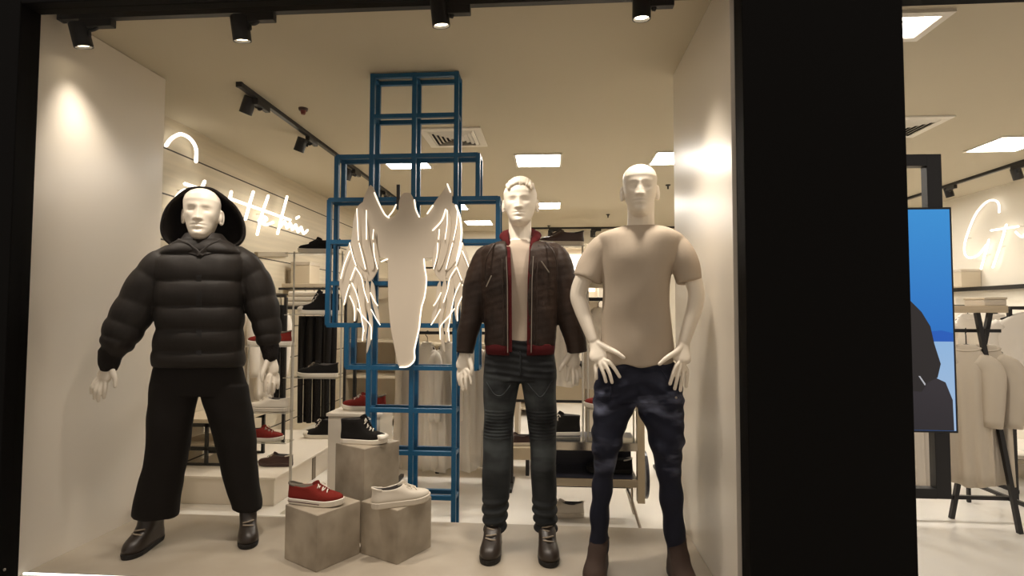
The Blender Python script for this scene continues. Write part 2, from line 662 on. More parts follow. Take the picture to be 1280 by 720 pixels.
for px, py, lab in ((688, 292, 'far black spotlight behind the shoulder of the leather jacket'), (741, 292, 'far black spotlight left of the bald mannequin')):
    c = at(px, py, 9.55)
    spotlight(c, lab, (1, 0, 0), c + [0.0, 0.4, -1.2], power=40, size=80, adapter=(0.06, 0.05), group='black spotlights on the far track')


# ------------------------------------------------------------------ neon scripts
m_neon = emit('neon_white', (255, 250, 242), 2.6)


def neon(name_label, X, strokes, r, off):
    pts0 = at_x(*strokes[0][0], X)
    t = thing('neon_script', name_label, 'neon sign', (X, pts0[1], pts0[2]))
    for s in strokes:
        P = [at_x(a, b, X) + np.array([off, 0, 0]) for a, b in s]
        MB().tube(P, r, 8, sub=5 if len(P) > 2 else 0).build('neon_tube', m_neon, t, smooth=True)
        p = np.array(P[len(P) // 2])
        MB().cyl(p, p - np.array([off, 0, 0]) * .99, 0.006, 8).build('standoff', m_trimw, t)
    return t


neon('white glowing handwritten script on the plank wall behind the hooded mannequin', -2.9, [
    [(198, 182), (203, 175), (210, 170), (218, 168), (229, 174), (236, 186), (236, 202)],
    [(203, 262), (212, 246), (222, 238), (228, 248), (219, 257)],
    [(222, 230), (247, 238)], [(247, 227), (238, 247), (230, 268)],
    [(281, 240), (276, 262)], [(281, 249), (356, 275)],
    [(309, 240), (304, 256), (299, 274)], [(328, 245), (320, 268), (314, 293)], [(352, 246), (346, 268), (340, 292)],
    [(316, 276), (322, 271), (326, 274), (321, 279), (326, 281), (334, 278)],
    [(343, 284), (349, 277), (352, 285), (356, 279), (359, 287), (363, 281), (366, 290), (370, 284), (373, 292), (378, 288)],
    [(364, 273), (367, 271)]], 0.0135, 0.06)
neon('white glowing handwritten letters on the right wall above the white shirts', 5.1, [
    [(1256, 265), (1255, 254), (1248, 250), (1238, 254), (1225, 270), (1214, 298), (1212, 314), (1217, 322), (1229, 319), (1240, 306)],
    [(1265, 281), (1257, 308), (1248, 334)], [(1246, 288), (1280, 283)], [(1243, 300), (1238, 318), (1233, 336)], [(1277, 290), (1285, 296), (1292, 288)]], 0.010, -0.06)
# ================================================================== MANNEQUINS
m_skin = mat('mannequin_gloss_white', (236, 226, 210), 0.38, spec=0.45)


class Fig:
    """a standing figure: the photograph's measured points, on upright planes through the body, facing f"""

    def __init__(s, px, py, Y, yaw):
        s.O = at(px, py, Y)
        a = math.radians(yaw)
        s.f = np.array([math.sin(a), -math.cos(a), 0.0])      # towards the viewer
        s.r = np.array([math.cos(a), math.sin(a), 0.0])

    def P(s, x, y, d=0.0):
        q = s.O + s.f * d
        v = ray(x, y)
        k = ((q - CAM) @ s.f) / (v @ s.f)
        return CAM + v * k

    def ring(s, y, xl, xr, df, db, d=0.0, n=28, e=2.3, dy=0.0):
        a, b = s.P(xl, y, d), s.P(xr, y + dy, d)
        c, h = (a + b) / 2, (b - a) / 2
        out = []
        for t in np.linspace(0, 2 * PI, n, endpoint=False):
            ct, st = math.cos(t), math.sin(t)
            x = math.copysign(abs(ct) ** (2 / e), ct)
            z = math.copysign(abs(st) ** (2 / e), st)
            out.append(c + h * x + s.f * (z * (df if z > 0 else db)))
        return out

    def loft(s, mb, rows, n=28, sub=4, e=2.3):
        """rows: (y, xl, xr, df, db[, d])"""
        R_ = np.array([(tuple(r) + (0.0,) * (6 - len(r))) for r in rows], float)
        if sub > 1:
            R_ = catmull(R_, sub)
        mb.rings([s.ring(*q, n=n, e=e) for q in R_])
        return mb

    def limb(s, mb, pts, seg=16, sub=5, cap=True):
        """pts: (x, y, d, r[, r2])  r across, r2 in depth, metres"""
        mb.tube([s.P(p[0], p[1], p[2]) for p in pts], [(p[3], p[4] if len(p) > 4 else p[3]) for p in pts], seg, sub, cap)
        return mb


def rotm(yaw, pitch=0, roll=0):
    return np.array(Matrix.Rotation(yaw, 3, 'Z') @ Matrix.Rotation(pitch, 3, 'X') @ Matrix.Rotation(roll, 3, 'Y'))


def head(mb, top, chin, yaw, pitch=0.0, wide=1.0, roll=0.0):
    """head between the points top and chin, with brow, eyes, nose, lips, chin and ears; local -y is the face"""
    top, chin = np.array(top), np.array(chin)
    H = np.linalg.norm(top - chin)
    c = (top + chin) / 2
    Rm = rotm(yaw, pitch, roll)
    k = H / 0.235
    N, S = 56, 72
    prof_z = np.array([-.1175, -.112, -.10, -.085, -.06, -.03, 0, .03, .055, .08, .10, .112, .1175])
    half = np.array([.012, .028, .038, .046, .055, .064, .070, .073, .0745, .068, .051, .030, .010])
    front = np.array([.070, .086, .094, .096, .094, .093, .093, .095, .096, .088, .064, .038, .012])
    back = np.array([-.02, -.015, .000, .030, .066, .084, .095, .101, .102, .094, .072, .045, .015])
    zs = -np.cos(np.linspace(0.02, PI - 0.02, N)) * 0.1175
    rg = []

    def g(a, s):
        return math.exp(-(a / s) ** 2)
    for z in zs:
        hw, fr, bk = np.interp(z, prof_z, half), np.interp(z, prof_z, front), np.interp(z, prof_z, back)
        hw *= 1.0
        row = []
        for t in np.linspace(0, 2 * PI, S, endpoint=False):
            ct, st = math.cos(t), math.sin(t)
            e = 2.25
            x = hw * math.copysign(abs(ct) ** (2 / e), ct)
            yy = math.copysign(abs(st) ** (2 / e), st)
            y = -fr * yy if yy > 0 else -bk * yy
            if yy > 0:
                wgt = min(1, yy * 1.6)
                ax = abs(x)
                o = 0.0
                o += 0.0035 * g(z - .026, .010) * g(ax - .026, .026)            # brow
                o -= 0.0085 * g(z - .008, .013) * g(ax - .031, .017)            # eye sockets
                o += 0.0045 * g(z - .007, .008) * g(ax - .032, .012)           # eye balls
                o -= 0.0035 * g(z - .0035, .0022) * g(ax - .032, .012)         # lid line
                nz = (z - .012)
                bridge = max(0, min(1, (.020 - z) / .055)) if z > -.036 else 0
                o += (0.006 + 0.015 * bridge) * g(x, .0085 + .0045 * bridge) * (1 if -.036 < z < .020 else g(z - .02, .010) if z >= .02 else g(z + .036, .004))
                o += 0.007 * g(z + .032, .007) * g(ax - .013, .006)            # nostril wings
                o -= 0.004 * g(z + .044, .005) * g(x, .007)                    # philtrum
                o += 0.0075 * g(z + .054, .0055) * g(x, .021)                  # upper lip
                o -= 0.0060 * g(z + .0605, .0028) * g(x, .026)                 # mouth line
                o += 0.0085 * g(z + .067, .0060) * g(x, .018)                  # lower lip
                o -= 0.0050 * g(z + .079, .006) * g(x, .022)
                o += 0.009 * g(z + .098, .013) * g(x, .022)                    # chin
                o += 0.005 * g(z + .010, .020) * g(ax - .048, .016)            # cheek bone
                o -= 0.002 * g(z + .045, .018) * g(ax - .046, .014)            # hollow cheek
                y -= o * wgt
            row.append(c + Rm @ (np.array([x * wide, y, z]) * k))
        rg.append(row)
    mb.rings(rg)
    for sgn in (-1, 1):                                                        # ears
        E = rotm(0, 0, 0)
        base = np.array([sgn * .0725 * wide, .010, -.006])
        pts = []
        for a in np.linspace(-2.0, 2.2, 10):
            pts.append(c + Rm @ ((base + np.array([sgn * (.004 + .006 * math.cos(a)), .013 * math.cos(a) + .004, .029 * math.sin(a)])) * k))
        mb.tube(pts, 0.0055 * k, 8, 2)
        mb.ell(c + Rm @ ((base + [sgn * .001, .004, -.002]) * k), np.array([.009, .015, .027]) * k, 12, 8, Rm)
    return c, Rm, k


def finger(mb, pts, r0, r1):
    n = len(pts)
    mb.tube(pts, [r0 + (r1 - r0) * i / (n - 1) for i in range(n)], 10, 4)


def hand_px(fig, mb, wrist, palm, fingers, thumb, pr=(0.034, 0.015)):
    """wrist, palm: (x, y, d); fingers: four lists of (x, y, d); thumb: list of (x, y, d)"""
    w, p = fig.P(*wrist), fig.P(*palm)
    mb.tube([w, w * 0.6 + p * 0.4, w * 0.25 + p * 0.75, p], [(0.0275, 0.021), (0.033, 0.019), (pr[0] + 0.007, pr[1] + 0.003), (pr[0] + 0.003, pr[1] + .001)], 18, 4)
    for k, f in enumerate(fingers):
        q = [fig.P(*a) for a in f]
        st = p * 0.55 + q[0] * 0.45
        finger(mb, [st] + q, 0.0112 - 0.0005 * k, 0.0084)
    q = [fig.P(*a) for a in thumb]
    st = w * 0.72 + q[0] * 0.28
    finger(mb, [st] + q, 0.0165, 0.0092)


# ------------------------------------------------------------------ cloth materials
m_puff = mat('black_padded_nylon', (29, 23, 18), 0.65, bump=0.08, bscale=38, spec=0.35)
m_rib = mat('black_knit', (27, 22, 19), 0.85, bump=0.4, bscale=120, spec=0.2)
m_trs = mat('black_wide_cotton', (24, 20, 17), 0.85, bump=0.04, bscale=50, spec=0.2)
m_zip = mat('black_zip', (18, 15, 13), 0.4, spec=0.4)
m_bootb = mat('black_brown_leather', (48, 38, 30), 0.38, var=0.5, scale=20, rgb2=(30, 24, 20))
m_boots = mat('brown_suede', (58, 40, 30), 0.85, var=0.5, scale=18, rgb2=(44, 30, 22))
m_sole = mat('dark_rubber', (20, 17, 15), 0.7)
m_lace = mat('grey_lace', (150, 136, 118), 0.7)
m_leather = mat('worn_brown_leather', (48, 33, 24), 0.55, spec=0.28, var=0.8, scale=7, rgb2=(30, 23, 19), bump=0.12, bscale=45)
m_red = mat('dark_red_rib', (74, 15, 18), 0.9, bump=0.1, bscale=110, spec=0.2)
m_tee1 = mat('oatmeal_knit', (180, 165, 149), 0.9, bump=0.05, bscale=80, spec=0.2)
m_tee2 = mat('stone_cotton', (181, 167, 150), 0.9, bump=0.04, bscale=70, spec=0.2)
m_steel = mat('brushed_steel', (170, 160, 148), 0.35, 1.0)


def denim(name, base, fade, scale, bands, grain=.45):
    """dyed denim with worn, paler patches around the heights in bands (height over the platform, spread, strength)"""
    m = mat(name, base, 0.75, var=0.85, scale=scale, rgb2=fade, spec=0.2, stretch=(1, 1, 2.2))
    nt = m.node_tree
    tc = [n for n in nt.nodes if n.type == 'TEX_COORD'][0]
    mx = [n for n in nt.nodes if n.type == 'MIX'][0]
    mr = [n for n in nt.nodes if n.type == 'MAP_RANGE'][0]
    mr.inputs['From Min'].default_value = grain
    mr.inputs['From Max'].default_value = grain + .3
    mr.inputs['To Max'].default_value = 1.0
    sx = nt.nodes.new('ShaderNodeSeparateXYZ')
    nt.links.new(tc.outputs['Object'], sx.inputs[0])

    def mth(op, a, b=None):
        n = nt.nodes.new('ShaderNodeMath')
        n.operation = op
        for i, v in enumerate((a, b)):
            if v is None:
                continue
            if isinstance(v, (int, float)):
                n.inputs[i].default_value = v
            else:
                nt.links.new(v, n.inputs[i])
        return n.outputs[0]
    tot = None
    for z, w_, st in bands:
        d_ = mth('DIVIDE', mth('SUBTRACT', sx.outputs[2], z), w_)
        g_ = mth('MULTIPLY', mth('POWER', 2.718, mth('MULTIPLY', mth('MULTIPLY', d_, d_), -1.0)), st)
        tot = g_ if tot is None else mth('ADD', tot, g_)
    nt.links.new(mth('MINIMUM', mth('MULTIPLY', mr.outputs[0], tot), 0.95), mx.inputs[0])
    return m


m_jean1 = denim('washed_black_denim', (29, 30, 32), (84, 90, 92), 5.0, [(.80, .14, .75), (.52, .16, .8), (.2, .1, .3)], .36)
m_jean2 = denim('dark_indigo_denim', (25, 27, 42), (128, 134, 160), 7.0, [(.80, .075, 1.0), (.56, .09, .7), (.98, .05, .3)], .48)


def part(fig_t, name, me, m, smooth=True):
    return link(name, me, m, fig_t, smooth)


def boot(t, heel, toe, top, m, lace=True, ht=0.2, wd=0.048, shaft=0.055):
    """laced ankle boot from heel to toe (points on the platform); top is the centre of the shaft"""
    toe, top = np.array(toe), np.array(top)
    d = toe - top
    d[2] = 0
    x = d / np.linalg.norm(d)
    L = 0.285
    heel = np.array([top[0], top[1], toe[2]]) - x * 0.075
    z = np.array([0, 0, 1.0])
    y = np.cross(z, x)
    z0 = heel[2]

    def W(u, v, w):
        return heel + x * (u * L) + y * v + z * w

    def outline(zc, u0, u1, ws, n=14):
        pts = []
        tt = np.linspace(0, PI, n)
        for sg in (1, -1):
            for a in (tt if sg == 1 else tt[::-1][1:-1]):
                u = (1 - math.cos(a)) / 2
                hw = wd * (0.72 + 0.33 * max(0, min(1, (u - 0.2) / 0.5)))
                hw *= min(1, math.sqrt(max(0, 1 - (1 - u / 0.16) ** 2))) if u < 0.16 else 1
                hw *= math.sqrt(max(0, 1 - ((u - 0.74) / 0.26) ** 2)) if u > 0.74 else 1
                pts.append(W(u0 + (u1 - u0) * u, sg * hw * ws, zc))
        return pts
    sole = MB().rings([outline(0.001, 0.0, 0.99, 0.96), outline(0.018, -0.01, 1.0, 1.02), outline(0.024, -0.01, 1.0, 1.02)])
    up = MB()
    lv = [(0.022, 0.0, 0.985, 0.99), (0.045, 0.0, 0.985, 0.99), (0.060, 0.0, 0.955, 0.95), (0.074, 0.01, 0.88, 0.88), (0.086, 0.015, 0.78, 0.83), (0.10, 0.02, 0.68, 0.82), (0.12, 0.02, 0.6, 0.85)]
    rg = [outline(*q) for q in lv]
    n = len(rg[0])
    last = np.array(rg[-1])
    c0 = last.mean(0)
    for s_, k in ((0.35, 1.0), (0.7, 1.0), (1.0, 1.02)):
        c = c0 * (1 - s_) + top * s_
        c[2] = c0[2] + (top[2] - c0[2]) * s_
        rr = []
        for p in last:
            q = p - c0
            ang = math.atan2(q @ y, q @ x)
            rad = shaft * k
            tgt = c + x * rad * math.cos(ang) * 1.12 + y * rad * math.sin(ang)
            cur = c + q
            cur[2] = c[2]
            tgt[2] = c[2]
            rr.append(cur * (1 - s_) + tgt * s_)
        rg.append(rr)
    up.rings(rg)
    b = up.build('boot', m, t, smooth=True)
    sole.build('sole', m_sole, b)
    if lace:
        lc = MB()
        for i, (u, zc) in enumerate(((0.72, 0.094), (0.66, 0.108), (0.62, 0.124), (0.60, 0.142), (0.585, 0.16), (0.575, 0.178))):
            if zc > top[2] - z0:
                break
            s_ = max(0.0, (zc - 0.12) / max(0.02, top[2] - z0 - 0.12))
            cx = (c0 * (1 - s_) + top * s_)
            fx = ((cx - heel) @ x) / L + 0.235 * (1 if zc >= 0.12 else 1)
            u = u if zc < 0.12 else fx
            sg = 1 if i % 2 else -1
            cy_ = (cx - heel) @ y if zc >= 0.12 else 0
            lc.tube([W(u - 0.03, cy_ - 0.024, zc - 0.004 * sg), W(u + 0.02, cy_, zc + 0.004), W(u - 0.03, cy_ + 0.024, zc + 0.004 * sg)], 0.0042, 6, 4)
        lc.build('laces', m_lace, b, smooth=True)
    return b


# ================================================================== mannequin 1: hood, puffer, wide trousers
F1 = Fig(252, 460, 2.88, 25)
t1 = thing('mannequin', 'white mannequin in a hooded black puffer jacket and wide black trousers', 'mannequin', F1.P(245, 676, 0)[:2].tolist() + [PL])
body = MB()
hc, hR, hk = head(body, F1.P(254, 236.5, 0.015), F1.P(251, 302, 0.03), math.radians(24), math.radians(-3), wide=0.98)
F1.limb(body, [(254, 285, -0.015, .055), (254, 305, -0.02, .055), (254, 330, -0.02, .07)])
F1.loft(body, [(318, 232, 276, .06, .07), (330, 205, 298, .08, .09), (365, 205, 293, .10, .10), (410, 210, 288, .09, .09), (455, 207, 290, .10, .10), (470, 206, 292, .10, .10)])
F1.limb(body, [(205, 335, 0, .05), (178, 370, 0, .045), (160, 398, 0, .04), (142, 430, .02, .034), (136, 457, .03, .026)])
F1.limb(body, [(302, 335, 0, .05), (322, 365, 0, .045), (330, 395, .01, .04), (336, 425, .03, .034), (338, 446, .045, .026)])
F1.limb(body, [(228, 470, 0, .09), (212, 550, .0, .065), (200, 600, -.02, .05), (193, 640, -.05, .04), (193, 648, -.06, .035)])
F1.limb(body, [(275, 470, 0, .09), (296, 550, 0, .065), (304, 600, 0, .05), (310, 630, 0, .04), (311, 640, 0, .035)])
# hands hang at the sides, fingers slightly curled
hand_px(F1, body, (136, 452, .03), (130, 474, .045),
        [[(132, 479, .055), (131, 488, .065), (130, 497, .06)], [(127, 479, .05), (124, 490, .062), (123, 501, .058)], [(123, 477, .045), (119, 488, .055), (118, 498, .05)], [(120, 474, .035), (115, 483, .045), (114, 491, .04)]],
        [(141, 466, .06), (144, 474, .075), (144, 483, .08)])
hand_px(F1, body, (338, 442, .045), (340, 466, .06),
        [[(333, 471, .075), (331, 480, .085), (331, 489, .08)], [(338, 472, .075), (337, 482, .088), (336, 492, .082)], [(343, 471, .065), (343, 481, .078), (342, 490, .072)], [(347, 468, .055), (348, 477, .066), (347, 485, .062)]],
        [(331, 459, .08), (328, 468, .098), (328, 476, .10)])
me = fuse(body, 0.0038, 2)
part(t1, 'body', me, m_skin)

# quilted jacket: body and sleeves swell between the seams
jk = MB()
seams = [300, 320, 352, 383, 411, 437, 458]


def puffed(y, seams, amt):
    for a, b in zip(seams[:-1], seams[1:]):
        if a <= y <= b:
            return amt * math.sqrt(max(0, math.sin(PI * (y - a) / (b - a))))
    return 0


jrows = [(300, 225, 282), (308, 213, 293), (316, 203, 303), (326, 196, 309), (352, 196, 305), (383, 195, 303), (411, 198, 303), (437, 193, 304), (457, 192, 304)]
rows = []
ys = np.linspace(300, 457.5, 64)
jj = np.array(jrows, float)
for y in ys:
    xl, xr = np.interp(y, jj[:, 0], jj[:, 1]), np.interp(y, jj[:, 0], jj[:, 2])
    df = np.interp(y, [300, 316, 352, 400, 458], [.085, .12, .155, .155, .135])
    p = puffed(y, seams, 1.0)
    rows.append((y, xl - 2.6 * p, xr + 2.6 * p, df + .026 * p, df + .02 * p))
F1.loft(jk, rows, n=44, sub=1, e=2.6)


def sleeve(pts, ends, amt, n=40):
    P_ = catmull(np.array(pts, float), 12)
    out = []
    m = len(P_)
    for i, q in enumerate(P_):
        s = i / (m - 1)
        k = 0.0
        for a, b in zip(ends[:-1], ends[1:]):
            if a <= s <= b:
                k = math.sqrt(max(0, math.sin(PI * (s - a) / (b - a))))
        out.append((q[0], q[1], q[2], q[3] + amt * k - amt * .55))
    return out


F1.limb(jk, sleeve([(212, 326, 0, .088), (190, 350, 0, .094), (170, 385, .005, .096), (153, 415, .015, .088), (143, 436, .025, .068)], [0, .22, .45, .66, .86, 1.0], .011), seg=22, sub=1)
F1.limb(jk, sleeve([(298, 326, 0, .088), (316, 348, 0, .088), (327, 380, .01, .086), (334, 410, .02, .072), (336.5, 431, .035, .056)], [0, .22, .45, .66, .86, 1.0], .011), seg=22, sub=1)
F1.loft(jk, [(292, 232, 277, .075, .09, .0), (306, 222, 287, .10, .11, .0), (326, 212, 296, .11, .12, .0)], n=32)


def jdisp(v, n):
    w_ = fnoise(v * [1, 1, 0.8], 34, 3) * 0.0028 + fnoise(v, 75, 4) * 0.0012
    return v + n * w_[:, None]


jacket = part(t1, 'puffer_jacket', fuse(jk, 0.0055, 2, jdisp), m_puff)
cf = MB()
F1.limb(cf, [(139, 440, .025, .056), (137, 449, .03, .05), (136.5, 455, .032, .047)], 20, 3)
cf.build('cuff', m_rib, jacket, smooth=True)
cf = MB()
F1.limb(cf, [(337, 433, .035, .05), (338, 440, .042, .044), (338.3, 445, .045, .042)], 20, 3)
cf.build('cuff', m_rib, jacket, smooth=True)
# front placket over the zip, following the swelling front
pk = MB()
sec = []
for y in np.linspace(322, 456, 40):
    df = np.interp(y, [300, 316, 352, 400, 458], [.085, .12, .155, .155, .135]) + .026 * puffed(y, seams, 0.75) + .004
    sec.append([F1.P(248.5 + a, y, df + b - 0.012) for a, b in ((-3.5, .0), (3.5, .0), (3.2, .013), (-3.2, .013))])
pk.rings(sec)
pk.build('zip_placket', m_zip, jacket)
# crossed collar flaps under the chin
fl = MB()
for sg in (1, -1):
    pts = [(250 - sg * 2, 312, .135), (250 - sg * 15, 303, .115), (250 - sg * 26, 298, .08), (250 - sg * 35, 305, .07), (250 - sg * 37, 314, .09), (250 + sg * 4, 321, .147)]
    Q = [F1.P(*q) for q in pts]
    fl.prism(Q, F1.f * 0.016)
me = fuse(fl, 0.004, 4)
part(jacket, 'collar', me, m_puff)
# the deep round hood standing behind the head
hd = MB()
rim = [(251, 234.5), (266, 237), (285, 250), (297, 263), (304.5, 280), (305, 294), (299, 304), (288, 309), (268, 312), (250, 313), (232, 312), (217, 307), (206, 298), (202, 286), (204.5, 270), (211, 257), (224, 244), (237, 236)]
rimP = [F1.P(x, y, 0.02) for x, y in rim]
rimP = list(catmull(np.array(rimP + [rimP[0]]), 4)[:-1])
ctr = np.mean(rimP, axis=0)
rg = []
for dback, sc_ in ((0.0, 1.0), (0.015, 1.018), (0.05, 1.02), (0.10, .97), (0.15, .84), (0.19, .6), (0.21, .3)):
    rg.append([ctr + (p - ctr) * sc_ - F1.f * dback for p in rimP])
ri = []
for dback, sc_ in ((0.185, .28), (0.165, .55), (0.13, .77), (0.085, .89), (0.04, .93), (0.01, .95), (-0.006, .975)):
    ri.append([ctr + (p - ctr) * sc_ - F1.f * dback for p in rimP])
allr = rg[::-1] + ri[::-1]
hd.rings(allr, closed=False)
n_ = len(rimP)
hd.f.append(tuple(range(n_)))
hd.f.append(tuple((len(allr) - 1) * n_ + j for j in range(n_)))
hood = hd.build('hood', m_puff, jacket, smooth=True)
MB().tube(rimP + [rimP[0], rimP[1]], 0.008, 8, cap=False).build('hood_edge', m_rib, hood, smooth=True)

tr = MB()
F1.loft(tr, [(448, 197, 299, .115, .12), (462, 190, 305, .12, .125), (478, 187, 309, .125, .13), (492, 187, 311, .12, .13)], n=36, e=2.5)
F1.loft(tr, [(480, 187, 249, .115, .12), (500, 186.5, 247, .115, .12), (530, 184, 241.5, .11, .115, .01), (560, 182, 237, .105, .11, .0), (600, 174, 230, .105, .11, -.02), (632, 166, 224, .11, .115, -.04), (643, 164.5, 223, .11, .115, -.045)], n=36)
F1.loft(tr, [(480, 249, 311, .115, .12), (500, 252, 314, .115, .12), (530, 261, 318, .11, .115, .0), (560, 270, 321.5, .105, .11, .0), (600, 280, 325, .10, .105, .0), (625, 288.5, 327.5, .10, .105, .0), (634, 290.5, 327.5, .10, .105, .0)], n=36)


def tdisp(v, n):
    return v + n * ((fnoise(v * [1.2, 1.2, .45], 30, 8) * .0045 + fnoise(v * [1, 1, .6], 55, 9) * .0018))[:, None]


part(t1, 'wide_trousers', fuse(tr, 0.0065, 3, tdisp), m_trs)


def onplat(fig, x, y):
    d_ = ray(x, y)
    return CAM + d_ * ((PL - CAMZ) / d_[2])


def ankle(fig, x, y, d, z=None):
    return fig.P(x, y, d)


boot(t1, onplat(F1, 203, 669), onplat(F1, 164, 696), F1.P(192, 630, -.055), m_bootb, shaft=.062)
boot(t1, onplat(F1, 311, 655), onplat(F1, 310, 680), F1.P(310.5, 618, .0), m_bootb, shaft=.058)

# ================================================================== mannequin 2: leather jacket, jeans
F2 = Fig(650, 460, 2.92, 0)
t2 = thing('mannequin', 'white mannequin with moulded hair in an open brown leather jacket and washed black jeans', 'mannequin', F2.P(648, 690, 0)[:2].tolist() + [PL])
body = MB()
hc, hR, hk = head(body, F2.P(650, 228, 0.0), F2.P(650.5, 284, 0.01), math.radians(-1), math.radians(-2), wide=1.16)
F2.limb(body, [(650, 262, -0.02, .062), (650, 290, -0.02, .061), (650, 312, -0.02, .072)])
F2.loft(body, [(300, 636, 664, .055, .065), (309, 615, 685, .075, .08), (345, 611, 690, .105, .10), (395, 616, 684, .09, .09), (440, 612, 690, .10, .10), (458, 611, 690, .09, .10)])
F2.limb(body, [(607, 325, 0, .048), (595, 375, 0, .04), (588, 410, .01, .034), (583, 440, .02, .026)])
F2.limb(body, [(694, 325, 0, .048), (706, 375, 0, .04), (715, 410, .01, .034), (719, 440, .02, .026)])
F2.limb(body, [(628, 470, 0, .078), (622, 560, .01, .055), (618, 620, .01, .04), (617, 668, .0, .03)])
F2.limb(body, [(673, 470, 0, .078), (679, 560, .01, .055), (681, 620, .01, .04), (683, 668, .0, .03)])
hand_px(F2, body, (582, 438, .02), (579, 460, .035),
        [[(586, 464, .055), (588, 472, .066), (589, 479, .07)], [(582, 468, .055), (582, 477, .066), (583, 486, .066)], [(577, 468, .045), (577, 478, .055), (579, 488, .055)], [(573, 464, .03), (573, 473, .04), (575, 481, .04)]],
        [(588, 453, .05), (590, 461, .066), (589.5, 467, .07)])
hand_px(F2, body, (717, 437, .02), (715, 456, .035),
        [[(711, 462, .05), (710, 469, .06), (709, 476, .062)], [(716, 464, .045), (717, 472, .055), (717, 480, .055)], [(720, 463, .035), (722, 471, .045), (722, 478, .045)], [(724, 459, .025), (726, 466, .032), (726, 472, .032)]],
        [(707, 451, .055), (703, 457, .07), (700, 463, .072)])
part(t2, 'body', fuse(body, 0.0038, 2), m_skin)
# moulded swept-up hair
hr = MB()


def hl(x, y, z):
    return hc + hR @ (np.array([x, y, z]) * hk)


hr.ell(hl(0, .018, .072), np.array([.078, .088, .052]) * hk, 30, 18, hR)
for k in range(11):
    x = -.062 + k * .0124
    b_ = 1 - (x / .085) ** 2
    hr.tube([hl(x * 1.02, .05, .112 * b_ ** .5), hl(x, -.02, .128 * b_ ** .4), hl(x * .97 + .004, -.066, .120 * b_ ** .5), hl(x * .92 + .006, -.083, .100 * b_ ** .6), hl(x * .85 + .005, -.084, .084 + .006 * math.sin(k * 2.1))], [.012, .014, .012, .009, .006], 8, 4)
for sg in (-1, 1):
    hr.tube([hl(sg * .066, -.045, .072), hl(sg * .074, -.030, .045), hl(sg * .075, -.018, .015)], [.010, .008, .004], 8, 4)
part(t2, 'hair', fuse(hr, 0.0032, 3), mat('mannequin_hair_white', (222, 210, 192), 0.5))

ts = MB()
F2.loft(ts, [(301, 634, 666, .060, .075), (308, 620, 680, .085, .09), (318, 611, 690, .10, .10), (345, 609, 692, .118, .115), (395, 613, 687, .105, .10), (428, 612, 688, .112, .105)], n=36)
part(t2, 'tee_shirt', fuse(ts, 0.006, 3, lambda v, n: v + n * (fnoise(v * [1.6, 1, .5], 40, 21) * .003)[:, None]), m_tee1)


def open_shell(fig, mb, rows, n=44, th=0.016, sub=4):
    """jacket body open down the front; rows: (y, xl, xr, gapl, gapr, df, db)"""
    R_ = catmull(np.array(rows, float), sub)
    lay = []
    for (y, xl, xr, gl, gr, df, db) in R_:
        def run(inset):
            a, b = fig.P(xl, y, 0), fig.P(xr, y, 0)
            c, h = (a + b) / 2, (b - a) / 2
            hw = np.linalg.norm(h)
            h = h / hw
            hw -= inset
            f_, b_ = df - inset, db - inset
            full = (xr - xl) / 2
            mid = (xl + xr) / 2
            e = 2.6
            # angles whose front x equals the gap edges
            def ang(px):
                u = (px - mid) / full
                best = min(np.linspace(0.02, PI - 0.02, 600), key=lambda t: abs(math.copysign(abs(math.cos(t)) ** (2 / e), math.cos(t)) - u))
                return best
            ar, al = ang(gr), ang(gl)
            pts = []
            for t in np.linspace(al, ar + 2 * PI, n):
                ct, st = math.cos(t), math.sin(t)
                x = math.copysign(abs(ct) ** (2 / e), ct)
                z = math.copysign(abs(st) ** (2 / e), st)
                pts.append(c + h * hw * x + fig.f * (z * (f_ if z > 0 else b_)))
            return pts
        o_, i_ = run(0), run(th)
        lay.append(o_ + i_[::-1])
    mb.rings(lay)
    return lay


lj = MB()
lrows = [(303, 622, 681, 633, 668, .085, .095), (311, 603, 699, 634.5, 665.5, .118, .118), (322, 600, 701, 635.5, 664, .135, .13), (345, 601, 700, 636, 663, .145, .135), (385, 604, 697, 637, 662, .138, .125), (415, 606, 695.5, 637, 662, .136, .122), (431, 606.5, 694.5, 637.5, 661.5, .134, .122)]
lay2 = open_shell(F2, lj, lrows)
F2.limb(lj, [(628, 318, -.01, .05, .07), (610, 321, -.005, .064, .078), (602.5, 336, 0, .070, .078), (596, 360, 0, .072, .074), (590, 395, .005, .062, .066), (584, 422, .015, .052, .054), (581, 441, .02, .046, .048)], 24, 6, False)
F2.limb(lj, [(674, 318, -.01, .05, .07), (692, 319, -.005, .064, .078), (700.5, 336, 0, .069, .078), (704.5, 360, 0, .072, .074), (711, 395, .005, .064, .066), (718.5, 422, .015, .056, .056), (721.5, 441, .02, .051, .05)], 24, 6, False)


def ldisp(v, n):
    return v + n * (fnoise(v * [1, 1, 1.4], 42, 31) * .0032 + fnoise(v * [.8, .8, 1.5], 85, 32) * .0016)[:, None]


ljo = part(t2, 'leather_jacket', fuse(lj, 0.0048, 4, ldisp), m_leather)
